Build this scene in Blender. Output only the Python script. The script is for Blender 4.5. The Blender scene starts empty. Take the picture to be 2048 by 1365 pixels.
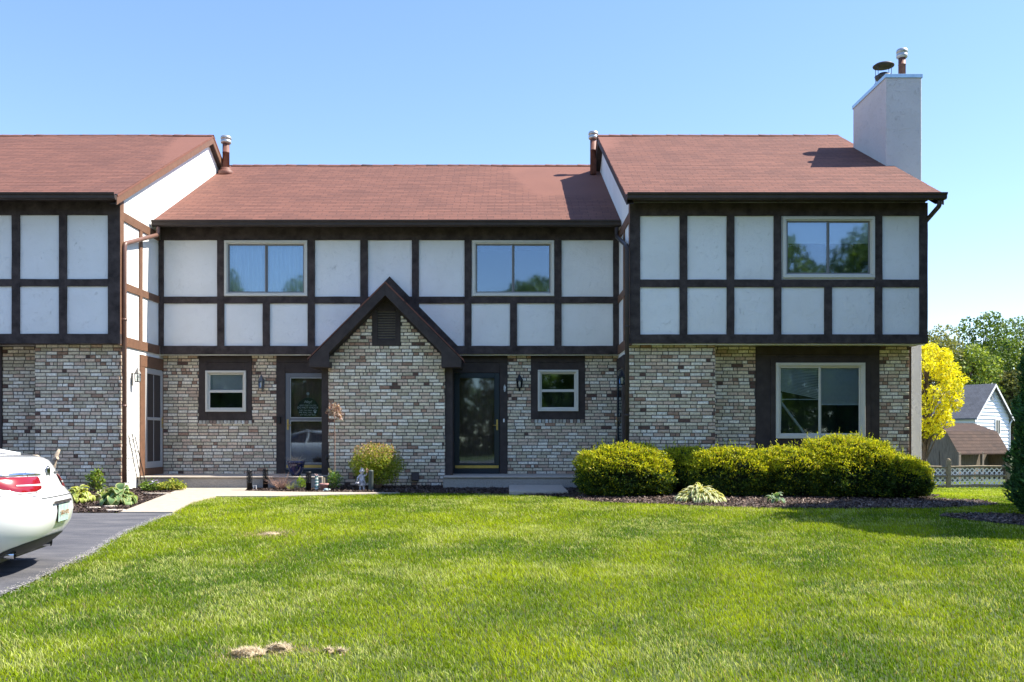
import bpy, bmesh, math, random
import numpy as np
from mathutils import Vector, Matrix
R = math.radians
random.seed(7); rng = np.random.default_rng(7)
C = bpy.context.scene.collection
scene = bpy.context.scene
# ---------------------------------------------------------------- camera
FPX = 1872.0; CX = 1019.0; HY = 875.0; CZ = 1.07; CD = 19.6   # focal length in px, vanishing point, eye height, distance to wall
cd = bpy.data.cameras.new('camera'); cam = bpy.data.objects.new('camera', cd); C.objects.link(cam)
cam.location = (0, -CD, CZ); cam.rotation_euler = (R(90), 0, 0)
cd.sensor_width = 36; cd.lens = 36*FPX/2048
cd.shift_x = (1024-CX)/2048; cd.shift_y = (HY-682.5)/2048
cd.clip_start = .1; cd.clip_end = 2000
scene.camera = cam
# ---------------------------------------------------------------- light
SUN_EL, SUN_BEHIND = 51.0, 4.0
w = bpy.data.worlds.new("World"); scene.world = w; w.use_nodes = True
nt = w.node_tree; bg = nt.nodes['Background']
sky = nt.nodes.new('ShaderNodeTexSky'); sky.sky_type = 'NISHITA'; sky.sun_disc = False
sky.sun_elevation = R(SUN_EL); sky.sun_rotation = R(90-SUN_BEHIND)
sky.air_density = 1.0; sky.dust_density = .15; sky.ozone_density = 2.5; sky.altitude = 200
hsv = nt.nodes.new('ShaderNodeHueSaturation'); hsv.inputs['Hue'].default_value = .513; hsv.inputs['Saturation'].default_value = 1.28; hsv.inputs['Value'].default_value = .90
gam = nt.nodes.new('ShaderNodeGamma'); gam.inputs[1].default_value = .75
nt.links.new(sky.outputs[0], gam.inputs[0]); nt.links.new(gam.outputs[0], hsv.inputs['Color']); nt.links.new(hsv.outputs[0], bg.inputs[0]); bg.inputs[1].default_value = .15
sd = bpy.data.lights.new('sun', 'SUN'); sun = bpy.data.objects.new('sun', sd); C.objects.link(sun)
sd.energy = 3.45; sd.angle = R(.5); sd.color = (1, .94, .83)
sv = Vector((math.cos(R(SUN_EL))*math.cos(R(SUN_BEHIND)), math.cos(R(SUN_EL))*math.sin(R(SUN_BEHIND)), math.sin(R(SUN_EL))))
sun.rotation_euler = sv.to_track_quat('Z', 'Y').to_euler(); sun.location = (30, 0, 30)
vs = scene.view_settings; vs.view_transform = 'Standard'; vs.look = 'None'; vs.gamma = 1; vs.exposure = 1.68
scene.cycles.max_bounces = 8; scene.cycles.transparent_max_bounces = 16
# ---------------------------------------------------------------- measuring helpers
def PX(px, Y=0.0): return (px-CX)*(Y+CD)/FPX
def PZ(py, Y=0.0): return CZ+(HY-py)*(Y+CD)/FPX
def sst(a, b, x):
    t = np.clip((x-a)/(b-a), 0, 1); return t*t*(3-2*t)
def zg(X, Y):
    X = np.asarray(X, float); Z = np.asarray(Y, float)+CD
    b = -.34+.0215*np.clip(Z, -6, 19)
    s = sst(5.5, 9, X)
    b = b-.1*s-s*.046*np.clip(Z-17, 0, 21)+s*.02*np.clip(Z-38, 0, 90)
    b = b-.02*np.clip(-Z-6, 0, 40)*0
    return b
def g(X, Y): return float(zg(X, Y))
def G(px, py):
    dx = (px-CX)/FPX; dz = (HY-py)/FPX; d = 10.0
    lo, hi = 1.0, 80.0
    for _ in range(50):
        m = (lo+hi)/2
        if CZ+dz*m > g(dx*m, m-CD): lo = m
        else: hi = m
    return Vector((dx*lo, lo-CD, g(dx*lo, lo-CD)))
# ---------------------------------------------------------------- mesh builder
class Fr:
    def __init__(s, o, u, n): s.o = Vector(o); s.u = Vector(u); s.n = Vector(n)
    def __call__(s, u, n, z): return s.o+s.u*u+s.n*n+Vector((0, 0, z))
def FY(Y): return Fr((0, Y, 0), (1, 0, 0), (0, -1, 0))
FL = Fr((-7.34, 0, 0), (0, 1, 0), (1, 0, 0))
FRt = Fr((2.29, 0, 0), (0, 1, 0), (-1, 0, 0))
W0 = Fr((0, 0, 0), (1, 0, 0), (0, 1, 0))
class MB:
    def __init__(s): s.v = []; s.f = []; s.mi = []; s.sm = []; s.col = None
    def face(s, pts, mi=0, sm=False):
        b = len(s.v); s.v += [tuple(p) for p in pts]; s.f.append(tuple(range(b, b+len(pts)))); s.mi.append(mi); s.sm.append(sm)
    def raw(s, vs, fs, mi=0, sm=False):
        b = len(s.v); s.v += [tuple(p) for p in vs]
        for f in fs: s.f.append(tuple(b+i for i in f)); s.mi.append(mi); s.sm.append(sm)
    def box(s, fr, u0, u1, n0, n1, z0, z1, mi=0):
        P = [fr(u, n, z) for z in (z0, z1) for n in (n0, n1) for u in (u0, u1)]
        s.raw(P, [(0, 1, 3, 2), (4, 6, 7, 5), (0, 4, 5, 1), (2, 3, 7, 6), (0, 2, 6, 4), (1, 5, 7, 3)], mi)
    def prism(s, fr, poly, n0, n1, mi=0):     # poly of (u,z), extruded along n
        k = len(poly); P = [fr(u, n0, z) for u, z in poly]+[fr(u, n1, z) for u, z in poly]
        s.raw(P, [tuple(range(k)), tuple(range(2*k-1, k-1, -1))]+[(i, (i+1) % k, k+(i+1) % k, k+i) for i in range(k)], mi)
    def extrude(s, fr, prof, u0, u1, mi=0):   # prof of (n,z), extruded along u
        k = len(prof); P = [fr(u0, n, z) for n, z in prof]+[fr(u1, n, z) for n, z in prof]
        s.raw(P, [tuple(range(k)), tuple(range(2*k-1, k-1, -1))]+[(i, (i+1) % k, k+(i+1) % k, k+i) for i in range(k)], mi)
    def tube(s, pts, r, seg=8, mi=0, r1=None, cap=True, flat=1.0):
        pts = [Vector(p) for p in pts]; n = len(pts); b = len(s.v); up = None
        for i, p in enumerate(pts):
            d = (pts[min(i+1, n-1)]-pts[max(i-1, 0)]).normalized()
            if up is None: up = Vector((0, 0, 1)) if abs(d.z) < .9 else Vector((1, 0, 0))
            a = d.cross(up).normalized(); c = a.cross(d).normalized(); up = c
            rr = r if not isinstance(r, (list, tuple)) else r[i]
            if r1 is not None: rr = r+(r1-r)*i/(n-1)
            for k in range(seg):
                t = 2*math.pi*(k+.5)/seg; s.v.append(tuple(p+a*math.cos(t)*rr+c*math.sin(t)*rr*flat))
        for i in range(n-1):
            for k in range(seg):
                s.f.append((b+i*seg+k, b+i*seg+(k+1) % seg, b+(i+1)*seg+(k+1) % seg, b+(i+1)*seg+k)); s.mi.append(mi); s.sm.append(seg > 6)
        if cap:
            s.f.append(tuple(b+k for k in range(seg))[::-1]); s.mi.append(mi); s.sm.append(False)
            s.f.append(tuple(b+(n-1)*seg+k for k in range(seg))); s.mi.append(mi); s.sm.append(False)
    def lathe(s, c, prof, seg=20, mi=0, sm=True, sx=1, sy=1):    # prof of (r,z)
        b = len(s.v); n = len(prof)
        for r, z in prof:
            for k in range(seg):
                t = 2*math.pi*k/seg; s.v.append((c[0]+r*math.cos(t)*sx, c[1]+r*math.sin(t)*sy, c[2]+z))
        for i in range(n-1):
            for k in range(seg):
                s.f.append((b+i*seg+k, b+i*seg+(k+1) % seg, b+(i+1)*seg+(k+1) % seg, b+(i+1)*seg+k)); s.mi.append(mi); s.sm.append(sm)
        for i in (0, n-1):
            if prof[i][0] > 1e-4:
                s.f.append(tuple(b+i*seg+k for k in range(seg))); s.mi.append(mi); s.sm.append(False)
    def ball(s, c, rx, ry, rz, mi=0, seg=14, rings=9):
        s.lathe(c, [(max(math.sin(math.pi*i/rings), 1e-5)*1.0, -math.cos(math.pi*i/rings)*rz) for i in range(rings+1)], seg, mi, True, rx, ry)
    def build(s, name, mats, parent=None, bevel=0, fix=True, uv=None):
        me = bpy.data.meshes.new(name); me.from_pydata(s.v, [], s.f)
        if not isinstance(mats, (list, tuple)): mats = [mats]
        for m in mats: me.materials.append(m)
        me.polygons.foreach_set('material_index', s.mi); me.polygons.foreach_set('use_smooth', s.sm)
        if s.col is not None:
            ca = me.color_attributes.new('Col', 'FLOAT_COLOR', 'POINT')
            a = np.ones((len(s.v), 4), np.float32); a[:, :3] = np.array(s.col, np.float32); ca.data.foreach_set('color', a.ravel())
        if uv is not None:
            l = me.uv_layers.new(name='UVMap'); flat = np.array(uv, np.float32)
            vi = np.zeros(len(me.loops), np.int32); me.loops.foreach_get('vertex_index', vi)
            l.data.foreach_set('uv', flat[vi].ravel())
        if fix:
            bm = bmesh.new(); bm.from_mesh(me); bmesh.ops.recalc_face_normals(bm, faces=bm.faces); bm.to_mesh(me); bm.free()
        me.update()
        o = bpy.data.objects.new(name, me); C.objects.link(o)
        if parent is not None: adopt(o, parent)
        if bevel:
            m = o.modifiers.new('bevel', 'BEVEL'); m.width = bevel; m.segments = 1; m.limit_method = 'ANGLE'; m.angle_limit = R(40)
        return o
def npmesh(name, V, F, cols, mat, parent=None, smooth=False, fsize=None):
    """V (n,3), F (m,k) index array, cols (n,3)"""
    me = bpy.data.meshes.new(name); k = F.shape[1]
    me.vertices.add(len(V)); me.vertices.foreach_set('co', V.astype(np.float32).ravel())
    me.loops.add(F.size); me.loops.foreach_set('vertex_index', F.astype(np.int32).ravel())
    me.polygons.add(len(F)); me.polygons.foreach_set('loop_start', np.arange(0, F.size, k, dtype=np.int32))
    me.polygons.foreach_set('loop_total', np.full(len(F), k, np.int32))
    me.update(calc_edges=True)
    if smooth: me.polygons.foreach_set('use_smooth', np.ones(len(F), bool))
    if cols is not None:
        ca = me.color_attributes.new('Col', 'FLOAT_COLOR', 'POINT')
        a = np.ones((len(V), 4), np.float32); a[:, :3] = cols; ca.data.foreach_set('color', a.ravel())
    me.materials.append(mat); me.validate()
    o = bpy.data.objects.new(name, me); C.objects.link(o)
    if parent is not None: adopt(o, parent)
    return o
def tag(o, label=None, cat=None, group=None, kind=None):
    if label: o['label'] = label
    if cat: o['category'] = cat
    if group: o['group'] = group
    if kind: o['kind'] = kind
    return o
WORLD = set()     # things whose parts are laid out in world coordinates
def adopt(o, p):
    o.parent = p
    if p.name in WORLD: o.matrix_parent_inverse = p.matrix_basis.inverted()
def thing(name, loc=(0, 0, 0), label=None, cat=None, group=None, local=False):
    o = bpy.data.objects.new(name, None); C.objects.link(o); o.empty_display_size = .2; o.location = loc
    if not local: WORLD.add(o.name)
    return tag(o, label, cat, group)
# ---------------------------------------------------------------- materials
def nn(m, t, **kw):
    n = m.node_tree.nodes.new(t)
    for k, v in kw.items():
        if k in n.inputs: n.inputs[k].default_value = v
        else: setattr(n, k, v)
    return n
def mat(name, col, rough=.7, metal=0, noise=0, nscale=20, bump=0, bscale=60, spec=.5, col2=None, coat=0, stretch=None, detail=6):
    m = bpy.data.materials.new(name); m.use_nodes = True; L = m.node_tree.links; b = m.node_tree.nodes['Principled BSDF']
    b.inputs['Base Color'].default_value = (*col, 1); b.inputs['Roughness'].default_value = rough; b.inputs['Metallic'].default_value = metal
    b.inputs['Specular IOR Level'].default_value = spec; b.inputs['Coat Weight'].default_value = coat
    g_ = nn(m, 'ShaderNodeNewGeometry'); src = g_.outputs['Position']
    if stretch:
        mp = nn(m, 'ShaderNodeMapping'); mp.inputs['Scale'].default_value = stretch; L.new(src, mp.inputs[0]); src = mp.outputs[0]
    if noise:
        t = nn(m, 'ShaderNodeTexNoise', Scale=nscale, Detail=detail, Roughness=.65); L.new(src, t.inputs['Vector'])
        r = nn(m, 'ShaderNodeMapRange'); r.inputs[1].default_value = .3; r.inputs[2].default_value = .7; L.new(t.outputs[0], r.inputs[0])
        mx = nn(m, 'ShaderNodeMix', data_type='RGBA'); L.new(r.outputs[0], mx.inputs[0])
        c2 = col2 if col2 else tuple(min(1, c*(1+noise)) for c in col); c1 = col if col2 else tuple(c*(1-noise) for c in col)
        mx.inputs[6].default_value = (*c1, 1); mx.inputs[7].default_value = (*c2, 1); L.new(mx.outputs[2], b.inputs['Base Color'])
    if bump:
        t = nn(m, 'ShaderNodeTexNoise', Scale=bscale, Detail=5, Roughness=.6); L.new(src, t.inputs['Vector'])
        bn = nn(m, 'ShaderNodeBump', Strength=1.0, Distance=bump); L.new(t.outputs[0], bn.inputs['Height']); L.new(bn.outputs[0], b.inputs['Normal'])
    return m
M = {}
M['beam'] = mat('dark_brown_timber', (.064, .050, .046), .8, spec=.15, noise=.5, nscale=5, bump=.008, bscale=40)
M['trim'] = mat('dark_brown_trim', (.058, .045, .041), .7, spec=.2, noise=.25, nscale=5, bump=.002, bscale=40)
M['beamlit'] = M['beam']
M['gutter'] = mat('brown_gutter_metal', (.054, .041, .036), .5, spec=.3, noise=.2, nscale=3)
M['spout'] = mat('brown_downspout_metal', (.17, .09, .065), .4, noise=.15, nscale=5)
M['brownlit'] = mat('sun_toned_brown_wood', (.16, .08, .045), .65, noise=.2, nscale=8, bump=.003, bscale=50)  # trim brown with the sun's brightening put into the colour
M['cream'] = mat('cream_window_vinyl', (.66, .63, .55), .4, noise=.04, nscale=9)
M['sash'] = mat('grey_bronze_sash', (.22, .21, .2), .4)
M['doorgrey'] = mat('grey_door_frame', (.15, .155, .17), .35)
M['doornavy'] = mat('near_black_door_frame', (.012, .022, .032), .3)
M['doorgraylight'] = mat('light_grey_door_frame', (.42, .41, .4), .4)
M['brass'] = mat('brass', (.6, .42, .13), .3, metal=.75, noise=.1, nscale=14)
M['innerdoor'] = mat('brown_wood_door', (.15, .07, .045), .5, noise=.4, nscale=10, stretch=(6, 1, .5))
M['screen'] = mat('dark_insect_screen', (.05, .038, .034), .8)
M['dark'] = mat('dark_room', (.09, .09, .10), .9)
M['blind'] = mat('white_blind', (.82, .84, .86), .6)
M['curtain'] = mat('pale_curtain', (.8, .84, .86), .8, noise=.06, nscale=4)
M['concrete'] = mat('concrete', (.42, .36, .29), .9, noise=.14, nscale=9, bump=.004, bscale=120)
M['stoopface'] = mat('pebbled_concrete', (.34, .31, .27), .95, noise=.3, nscale=60, bump=.008, bscale=90)
M['mortar'] = mat('mortar', (.12, .10, .08), .95, noise=.2, nscale=30, bump=.003, bscale=200)
M['black'] = mat('black_metal', (.015, .015, .016), .45, metal=.3)
M['greymetal'] = mat('galvanised_metal', (.5, .5, .48), .42, metal=.7, noise=.25, nscale=14)
M['darkmetal'] = mat('weathered_dark_metal', (.06, .052, .048), .55, metal=.3, noise=.4, nscale=12)
M['rust'] = mat('rust_brown_pipe', (.17, .07, .05), .6, noise=.3, nscale=10)
M['flash'] = mat('bare_metal_flashing', (.42, .55, .62), .35, metal=.6, noise=.1, nscale=10)
M['bark'] = mat('bark', (.12, .085, .06), .95, noise=.4, nscale=14, bump=.02, bscale=25, stretch=(1, 1, .3))
M['twig'] = mat('dry_twig', (.3, .19, .14), .9, noise=.3, nscale=20)
M['oldwood'] = mat('weathered_grey_wood', (.2, .16, .12), .9, noise=.45, nscale=5, bump=.006, bscale=20, stretch=(7, 7, .6))
M['fencewood'] = mat('weathered_fence_wood', (.23, .18, .11), .9, noise=.4, nscale=9, bump=.006, bscale=30)
M['whiteplastic'] = mat('white_plastic', (.8, .8, .8), .4)
M['clearbulb'] = mat('frosted_bulb', (.8, .76, .66), .25)
M['lampgray'] = mat('pewter_lamp_metal', (.16, .155, .15), .45, metal=.5, noise=.2, nscale=30)
def stucco(name, col, b1=.006):
    m = mat(name, col, .9); L = m.node_tree.links; b = m.node_tree.nodes['Principled BSDF']
    gp = nn(m, 'ShaderNodeNewGeometry')
    n1 = nn(m, 'ShaderNodeTexNoise', Scale=7, Detail=8, Roughness=.62, Distortion=1.4); n2 = nn(m, 'ShaderNodeTexNoise', Scale=1.3, Detail=4)
    n3 = nn(m, 'ShaderNodeTexNoise', Scale=9, Detail=3, Roughness=.5, Distortion=2.2)
    for n in (n1, n2, n3): L.new(gp.outputs['Position'], n.inputs['Vector'])
    # trowel scars: thin lines where the noise passes its middle
    s = nn(m, 'ShaderNodeMath', operation='SUBTRACT'); L.new(n3.outputs[0], s.inputs[0]); s.inputs[1].default_value = .5
    a = nn(m, 'ShaderNodeMath', operation='ABSOLUTE'); L.new(s.outputs[0], a.inputs[0])
    mr = nn(m, 'ShaderNodeMapRange'); mr.inputs[1].default_value = 0; mr.inputs[2].default_value = .012; mr.inputs[3].default_value = 1; mr.inputs[4].default_value = 0
    L.new(a.outputs[0], mr.inputs[0])
    gate = nn(m, 'ShaderNodeMapRange'); gate.inputs[1].default_value = .53; gate.inputs[2].default_value = .66; L.new(n1.outputs[0], gate.inputs[0])
    sc = nn(m, 'ShaderNodeMath', operation='MULTIPLY'); L.new(mr.outputs[0], sc.inputs[0]); L.new(gate.outputs[0], sc.inputs[1])
    mx = nn(m, 'ShaderNodeMix', data_type='RGBA'); mx.inputs[6].default_value = (*col, 1); mx.inputs[7].default_value = (col[0]*.72, col[1]*.71, col[2]*.68, 1)
    f = nn(m, 'ShaderNodeMath', operation='MULTIPLY'); f.inputs[1].default_value = .32; L.new(sc.outputs[0], f.inputs[0]); L.new(f.outputs[0], mx.inputs[0])
    mx2 = nn(m, 'ShaderNodeMix', data_type='RGBA', blend_type='MULTIPLY'); L.new(mx.outputs[2], mx2.inputs[6]); mx2.inputs[7].default_value = (.93, .92, .90, 1)
    r2 = nn(m, 'ShaderNodeMapRange'); r2.inputs[1].default_value = .4; r2.inputs[2].default_value = .75; L.new(n2.outputs[0], r2.inputs[0]); L.new(r2.outputs[0], mx2.inputs[0])
    L.new(mx2.outputs[2], b.inputs['Base Color'])
    h = nn(m, 'ShaderNodeMath', operation='MULTIPLY_ADD'); L.new(sc.outputs[0], h.inputs[0]); h.inputs[1].default_value = -.5; L.new(n1.outputs[0], h.inputs[2])
    bp = nn(m, 'ShaderNodeBump', Strength=1, Distance=b1*2.2); L.new(h.outputs[0], bp.inputs['Height']); L.new(bp.outputs[0], b.inputs['Normal'])
    return m
M['stucco'] = stucco('white_stucco', (.87, .86, .83))
M['stuccogray'] = stucco('grey_stucco', (.60, .57, .55), .009)
def vcol(name, rough=.8, trans=0.0, mottle=0.0, mscale=60, bump=0, spec=.3, tint=(1.25, 1.2, .6)):
    m = bpy.data.materials.new(name); m.use_nodes = True; L = m.node_tree.links; b = m.node_tree.nodes['Principled BSDF']
    a = nn(m, 'ShaderNodeAttribute'); a.attribute_name = 'Col'; out = a.outputs['Color']
    gp = nn(m, 'ShaderNodeNewGeometry')
    if mottle:
        t = nn(m, 'ShaderNodeTexNoise', Scale=mscale, Detail=5, Roughness=.7); L.new(gp.outputs['Position'], t.inputs['Vector'])
        r = nn(m, 'ShaderNodeMapRange'); r.inputs[1].default_value = .35; r.inputs[2].default_value = .65; r.inputs[3].default_value = 1-mottle; r.inputs[4].default_value = 1+mottle
        L.new(t.outputs[0], r.inputs[0]); mm = nn(m, 'ShaderNodeVectorMath', operation='SCALE'); L.new(out, mm.inputs[0]); L.new(r.outputs[0], mm.inputs['Scale']); out = mm.outputs[0]
    L.new(out, b.inputs['Base Color']); b.inputs['Roughness'].default_value = rough; b.inputs['Specular IOR Level'].default_value = spec
    if bump:
        t = nn(m, 'ShaderNodeTexNoise', Scale=110, Detail=4); L.new(gp.outputs['Position'], t.inputs['Vector'])
        bn = nn(m, 'ShaderNodeBump', Strength=1, Distance=bump); L.new(t.outputs[0], bn.inputs['Height']); L.new(bn.outputs[0], b.inputs['Normal'])
    if trans:
        tr = nn(m, 'ShaderNodeBsdfTranslucent'); ml = nn(m, 'ShaderNodeVectorMath', operation='MULTIPLY'); ml.inputs[1].default_value = tint
        L.new(out, ml.inputs[0]); L.new(ml.outputs[0], tr.inputs['Color'])
        mx = nn(m, 'ShaderNodeMixShader'); mx.inputs[0].default_value = trans; L.new(b.outputs[0], mx.inputs[1]); L.new(tr.outputs[0], mx.inputs[2])
        L.new(mx.outputs[0], m.node_tree.nodes['Material Output'].inputs['Surface'])
    return m
M['leaf'] = vcol('foliage', .55, .35, spec=.35)
M['grass'] = vcol('grass_blades', .75, .40, spec=.12)
M['needle'] = vcol('conifer_foliage', .6, .15, spec=.3)
M['brick'] = vcol('whitewashed_brick', .9, 0, .27, 30, bump=.006)
M['vc'] = vcol('painted_mottled', .6, 0, .15, 60)
def glassm(name, refl=.4, tint=(.88, .92, .93)):
    m = bpy.data.materials.new(name); m.use_nodes = True; N = m.node_tree.nodes; L = m.node_tree.links; N.remove(N['Principled BSDF'])
    gl = nn(m, 'ShaderNodeBsdfGlossy'); gl.inputs['Roughness'].default_value = .03; gl.inputs['Color'].default_value = (.62, .76, .9, 1)
    tr = nn(m, 'ShaderNodeBsdfTransparent'); tr.inputs['Color'].default_value = (*tint, 1)
    lw = nn(m, 'ShaderNodeLayerWeight'); lw.inputs['Blend'].default_value = .3
    mr = nn(m, 'ShaderNodeMapRange'); mr.inputs[3].default_value = refl; mr.inputs[4].default_value = 1; L.new(lw.outputs['Fresnel'], mr.inputs[0])
    gp = nn(m, 'ShaderNodeNewGeometry'); t = nn(m, 'ShaderNodeTexNoise', Scale=2.2, Detail=1); L.new(gp.outputs['Position'], t.inputs['Vector'])
    bn = nn(m, 'ShaderNodeBump', Strength=1, Distance=.0006); L.new(t.outputs[0], bn.inputs['Height']); L.new(bn.outputs[0], gl.inputs['Normal'])
    mx = nn(m, 'ShaderNodeMixShader'); L.new(mr.outputs[0], mx.inputs[0]); L.new(tr.outputs[0], mx.inputs[1]); L.new(gl.outputs[0], mx.inputs[2])
    L.new(mx.outputs[0], N['Material Output'].inputs['Surface'])
    return m
M['glass'] = glassm('window_glass', .17)
M['glasslow'] = glassm('clear_window_glass', .11)
M['glassdoor'] = glassm('storm_door_glass', .065)
def shingle(name, base, dark):
    m = mat(name, base, .92); L = m.node_tree.links; b = m.node_tree.nodes['Principled BSDF']
    uvn = nn(m, 'ShaderNodeUVMap'); uvn.uv_map = 'UVMap'; sp = nn(m, 'ShaderNodeSeparateXYZ'); L.new(uvn.outputs[0], sp.inputs[0])
    def mth(op, a=None, b_=None, va=None, vb=None):
        n = nn(m, 'ShaderNodeMath', operation=op)
        if a is not None: L.new(a, n.inputs[0])
        if b_ is not None: L.new(b_, n.inputs[1])
        if va is not None: n.inputs[0].default_value = va
        if vb is not None: n.inputs[1].default_value = vb
        return n.outputs[0]
    row = mth('FLOOR', sp.outputs[1]); wr = nn(m, 'ShaderNodeTexWhiteNoise', noise_dimensions='1D'); L.new(row, wr.inputs['W'])
    uu = mth('ADD', mth('DIVIDE', sp.outputs[0], vb=.305), mth('MULTIPLY', mth('MODULO', row, vb=2), vb=.5)); uu = mth('ADD', uu, mth('MULTIPLY', wr.outputs[0], vb=.12))
    cell = mth('FLOOR', uu); fr = mth('SUBTRACT', uu, cell)
    cv = nn(m, 'ShaderNodeCombineXYZ'); L.new(cell, cv.inputs[0]); L.new(row, cv.inputs[1])
    wn = nn(m, 'ShaderNodeTexWhiteNoise', noise_dimensions='2D'); L.new(cv.outputs[0], wn.inputs['Vector'])
    gp = nn(m, 'ShaderNodeNewGeometry')
    n1 = nn(m, 'ShaderNodeTexNoise', Scale=.8, Detail=2, Roughness=.5); n2 = nn(m, 'ShaderNodeTexNoise', Scale=150, Detail=3)
    L.new(gp.outputs['Position'], n1.inputs['Vector']); L.new(gp.outputs['Position'], n2.inputs['Vector'])
    v = mth('ADD', mth('MULTIPLY', wn.outputs[0], vb=.42), mth('MULTIPLY', n1.outputs[0], vb=.55)); v = mth('ADD', v, mth('MULTIPLY', n2.outputs[0], vb=.6))
    v2 = nn(m, 'ShaderNodeMapRange'); v2.inputs[1].default_value = .35; v2.inputs[2].default_value = 1.1; L.new(v, v2.inputs[0])
    mx = nn(m, 'ShaderNodeMix', data_type='RGBA'); L.new(v2.outputs[0], mx.inputs[0]); mx.inputs[6].default_value = (*dark, 1); mx.inputs[7].default_value = (*base, 1)
    gap = mth('LESS_THAN', fr, vb=.045); frv = mth('FRACT', sp.outputs[1])
    mx2 = nn(m, 'ShaderNodeMix', data_type='RGBA'); L.new(mth('MULTIPLY', gap, vb=.75), mx2.inputs[0]); L.new(mx.outputs[2], mx2.inputs[6]); mx2.inputs[7].default_value = (.05, .025, .02, 1)
    L.new(mx2.outputs[2], b.inputs['Base Color'])
    bn = nn(m, 'ShaderNodeBump', Strength=1, Distance=.003); L.new(n2.outputs[0], bn.inputs['Height']); L.new(bn.outputs[0], b.inputs['Normal'])
    return m
M['shingle'] = shingle('red_brown_shingles', (.205, .083, .056), (.115, .047, .035))
M['shingle2'] = shingle('grey_shingles', (.17, .17, .18), (.10, .10, .105))
M['shingle3'] = shingle('brown_shed_shingles', (.08, .045, .03), (.035, .02, .014))
# ================================================================ GROUND
def vnoise(x, y, s, seed=0):
    r = np.random.default_rng(seed); T = r.random((128, 128)); x = np.asarray(x)/s+500; y = np.asarray(y)/s+500
    xi = np.floor(x).astype(int); yi = np.floor(y).astype(int); fx = x-xi; fy = y-yi; fx = fx*fx*(3-2*fx); fy = fy*fy*(3-2*fy)
    a = T[xi % 128, yi % 128]; b = T[(xi+1) % 128, yi % 128]; c = T[xi % 128, (yi+1) % 128]; d = T[(xi+1) % 128, (yi+1) % 128]
    return (a*(1-fx)+b*fx)*(1-fy)+(c*(1-fx)+d*fx)*fy
def inpoly(x, y, P):
    ins = np.zeros(len(x), bool); n = len(P)
    for i in range(n):
        x0, y0 = P[i]; x1, y1 = P[(i+1) % n]
        c = ((y0 > y) != (y1 > y)) & (x < (x1-x0)*(y-y0)/((y1-y0)+1e-12)+x0); ins ^= c
    return ins
def gxy(*pts): return [(G(*p).x, G(*p).y) for p in pts]
xs = np.unique(np.concatenate([np.linspace(-300, -30, 14), np.linspace(-30, 30, 81), np.linspace(30, 300, 18)]))
ys = np.unique(np.concatenate([np.linspace(-120, -20, 12), np.linspace(-20, 25, 61), np.linspace(25, 600, 26)]))
XX, YY = np.meshgrid(xs, ys, indexing='ij'); V = np.stack([XX, YY, zg(XX, YY)-.012], -1).reshape(-1, 3)
ny = len(ys); ii, jj = np.meshgrid(np.arange(len(xs)-1), np.arange(ny-1), indexing='ij'); b0 = (ii*ny+jj).ravel()
Fq = np.stack([b0, b0+ny, b0+ny+1, b0+1], 1)
M['soil'] = mat('lawn_thatch', (.03, .055, .01), .95, noise=.5, nscale=2.5, col2=(.075, .10, .02), detail=10)
tag(npmesh('lawn', V, Fq, None, M['soil'], smooth=True), kind='structure')
def sheet(name, poly, off, m, kind='structure', thick=0.0, sub=.5):
    """a sheet laid over the ground inside a polygon, cut into cells so that it follows the slope"""
    bm = bmesh.new(); vs_ = [bm.verts.new((x, y, 0)) for x, y in poly]; bm.faces.new(vs_)
    xs_ = [p[0] for p in poly]; ys_ = [p[1] for p in poly]
    for ax, lo, hi in ((0, min(xs_), max(xs_)), (1, min(ys_), max(ys_))):
        k = lo+sub
        while k < hi-.01:
            co = [0, 0, 0]; co[ax] = k; no = [0, 0, 0]; no[ax] = 1
            bmesh.ops.bisect_plane(bm, geom=bm.verts[:]+bm.edges[:]+bm.faces[:], plane_co=co, plane_no=no); k += sub
    if thick:
        r = bmesh.ops.extrude_face_region(bm, geom=bm.faces[:]); low = set(v for v in r['geom'] if isinstance(v, bmesh.types.BMVert))
        for v in bm.verts: v.co.z = g(v.co.x, v.co.y)+(off-thick if v in low else off)
    else:
        for v in bm.verts: v.co.z = g(v.co.x, v.co.y)+off
    bmesh.ops.recalc_face_normals(bm, faces=bm.faces)
    me = bpy.data.meshes.new(name); bm.to_mesh(me); bm.free(); me.materials.append(m)
    if not thick:
        if me.polygons[0].normal.z < 0: me.flip_normals()
    o = bpy.data.objects.new(name, me); C.objects.link(o); tag(o, kind=kind); return o
# driveway
lawn_edge = gxy((345, 1029), (322, 1036), (290, 1049), (258, 1062), (232, 1077), (208, 1092), (186, 1106), (160, 1118), (122, 1136), (70, 1162), (0, 1192), (-140, 1250), (-420, 1352))
dy1 = G(200, 1027).y
drive = [(lawn_edge[0][0], dy1)]+lawn_edge[1:]+[(-9.5, -18), (-30, -18), (-30, dy1)]
M['asphalt'] = mat('driveway_asphalt', (.062, .064, .078), .85, noise=.5, nscale=1.5, col2=(.16, .155, .16), bump=.006, bscale=180, detail=12, stretch=(1, 2.6, 1))
sheet('driveway', drive, .004, M['asphalt'], sub=1.0)
# pale gravelly crumbs along the driveway edge
# street far behind the camera
sheet('street', [(-80, -40), (80, -40), (80, -33), (-80, -33)], .004, M['asphalt'], sub=8)
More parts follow.
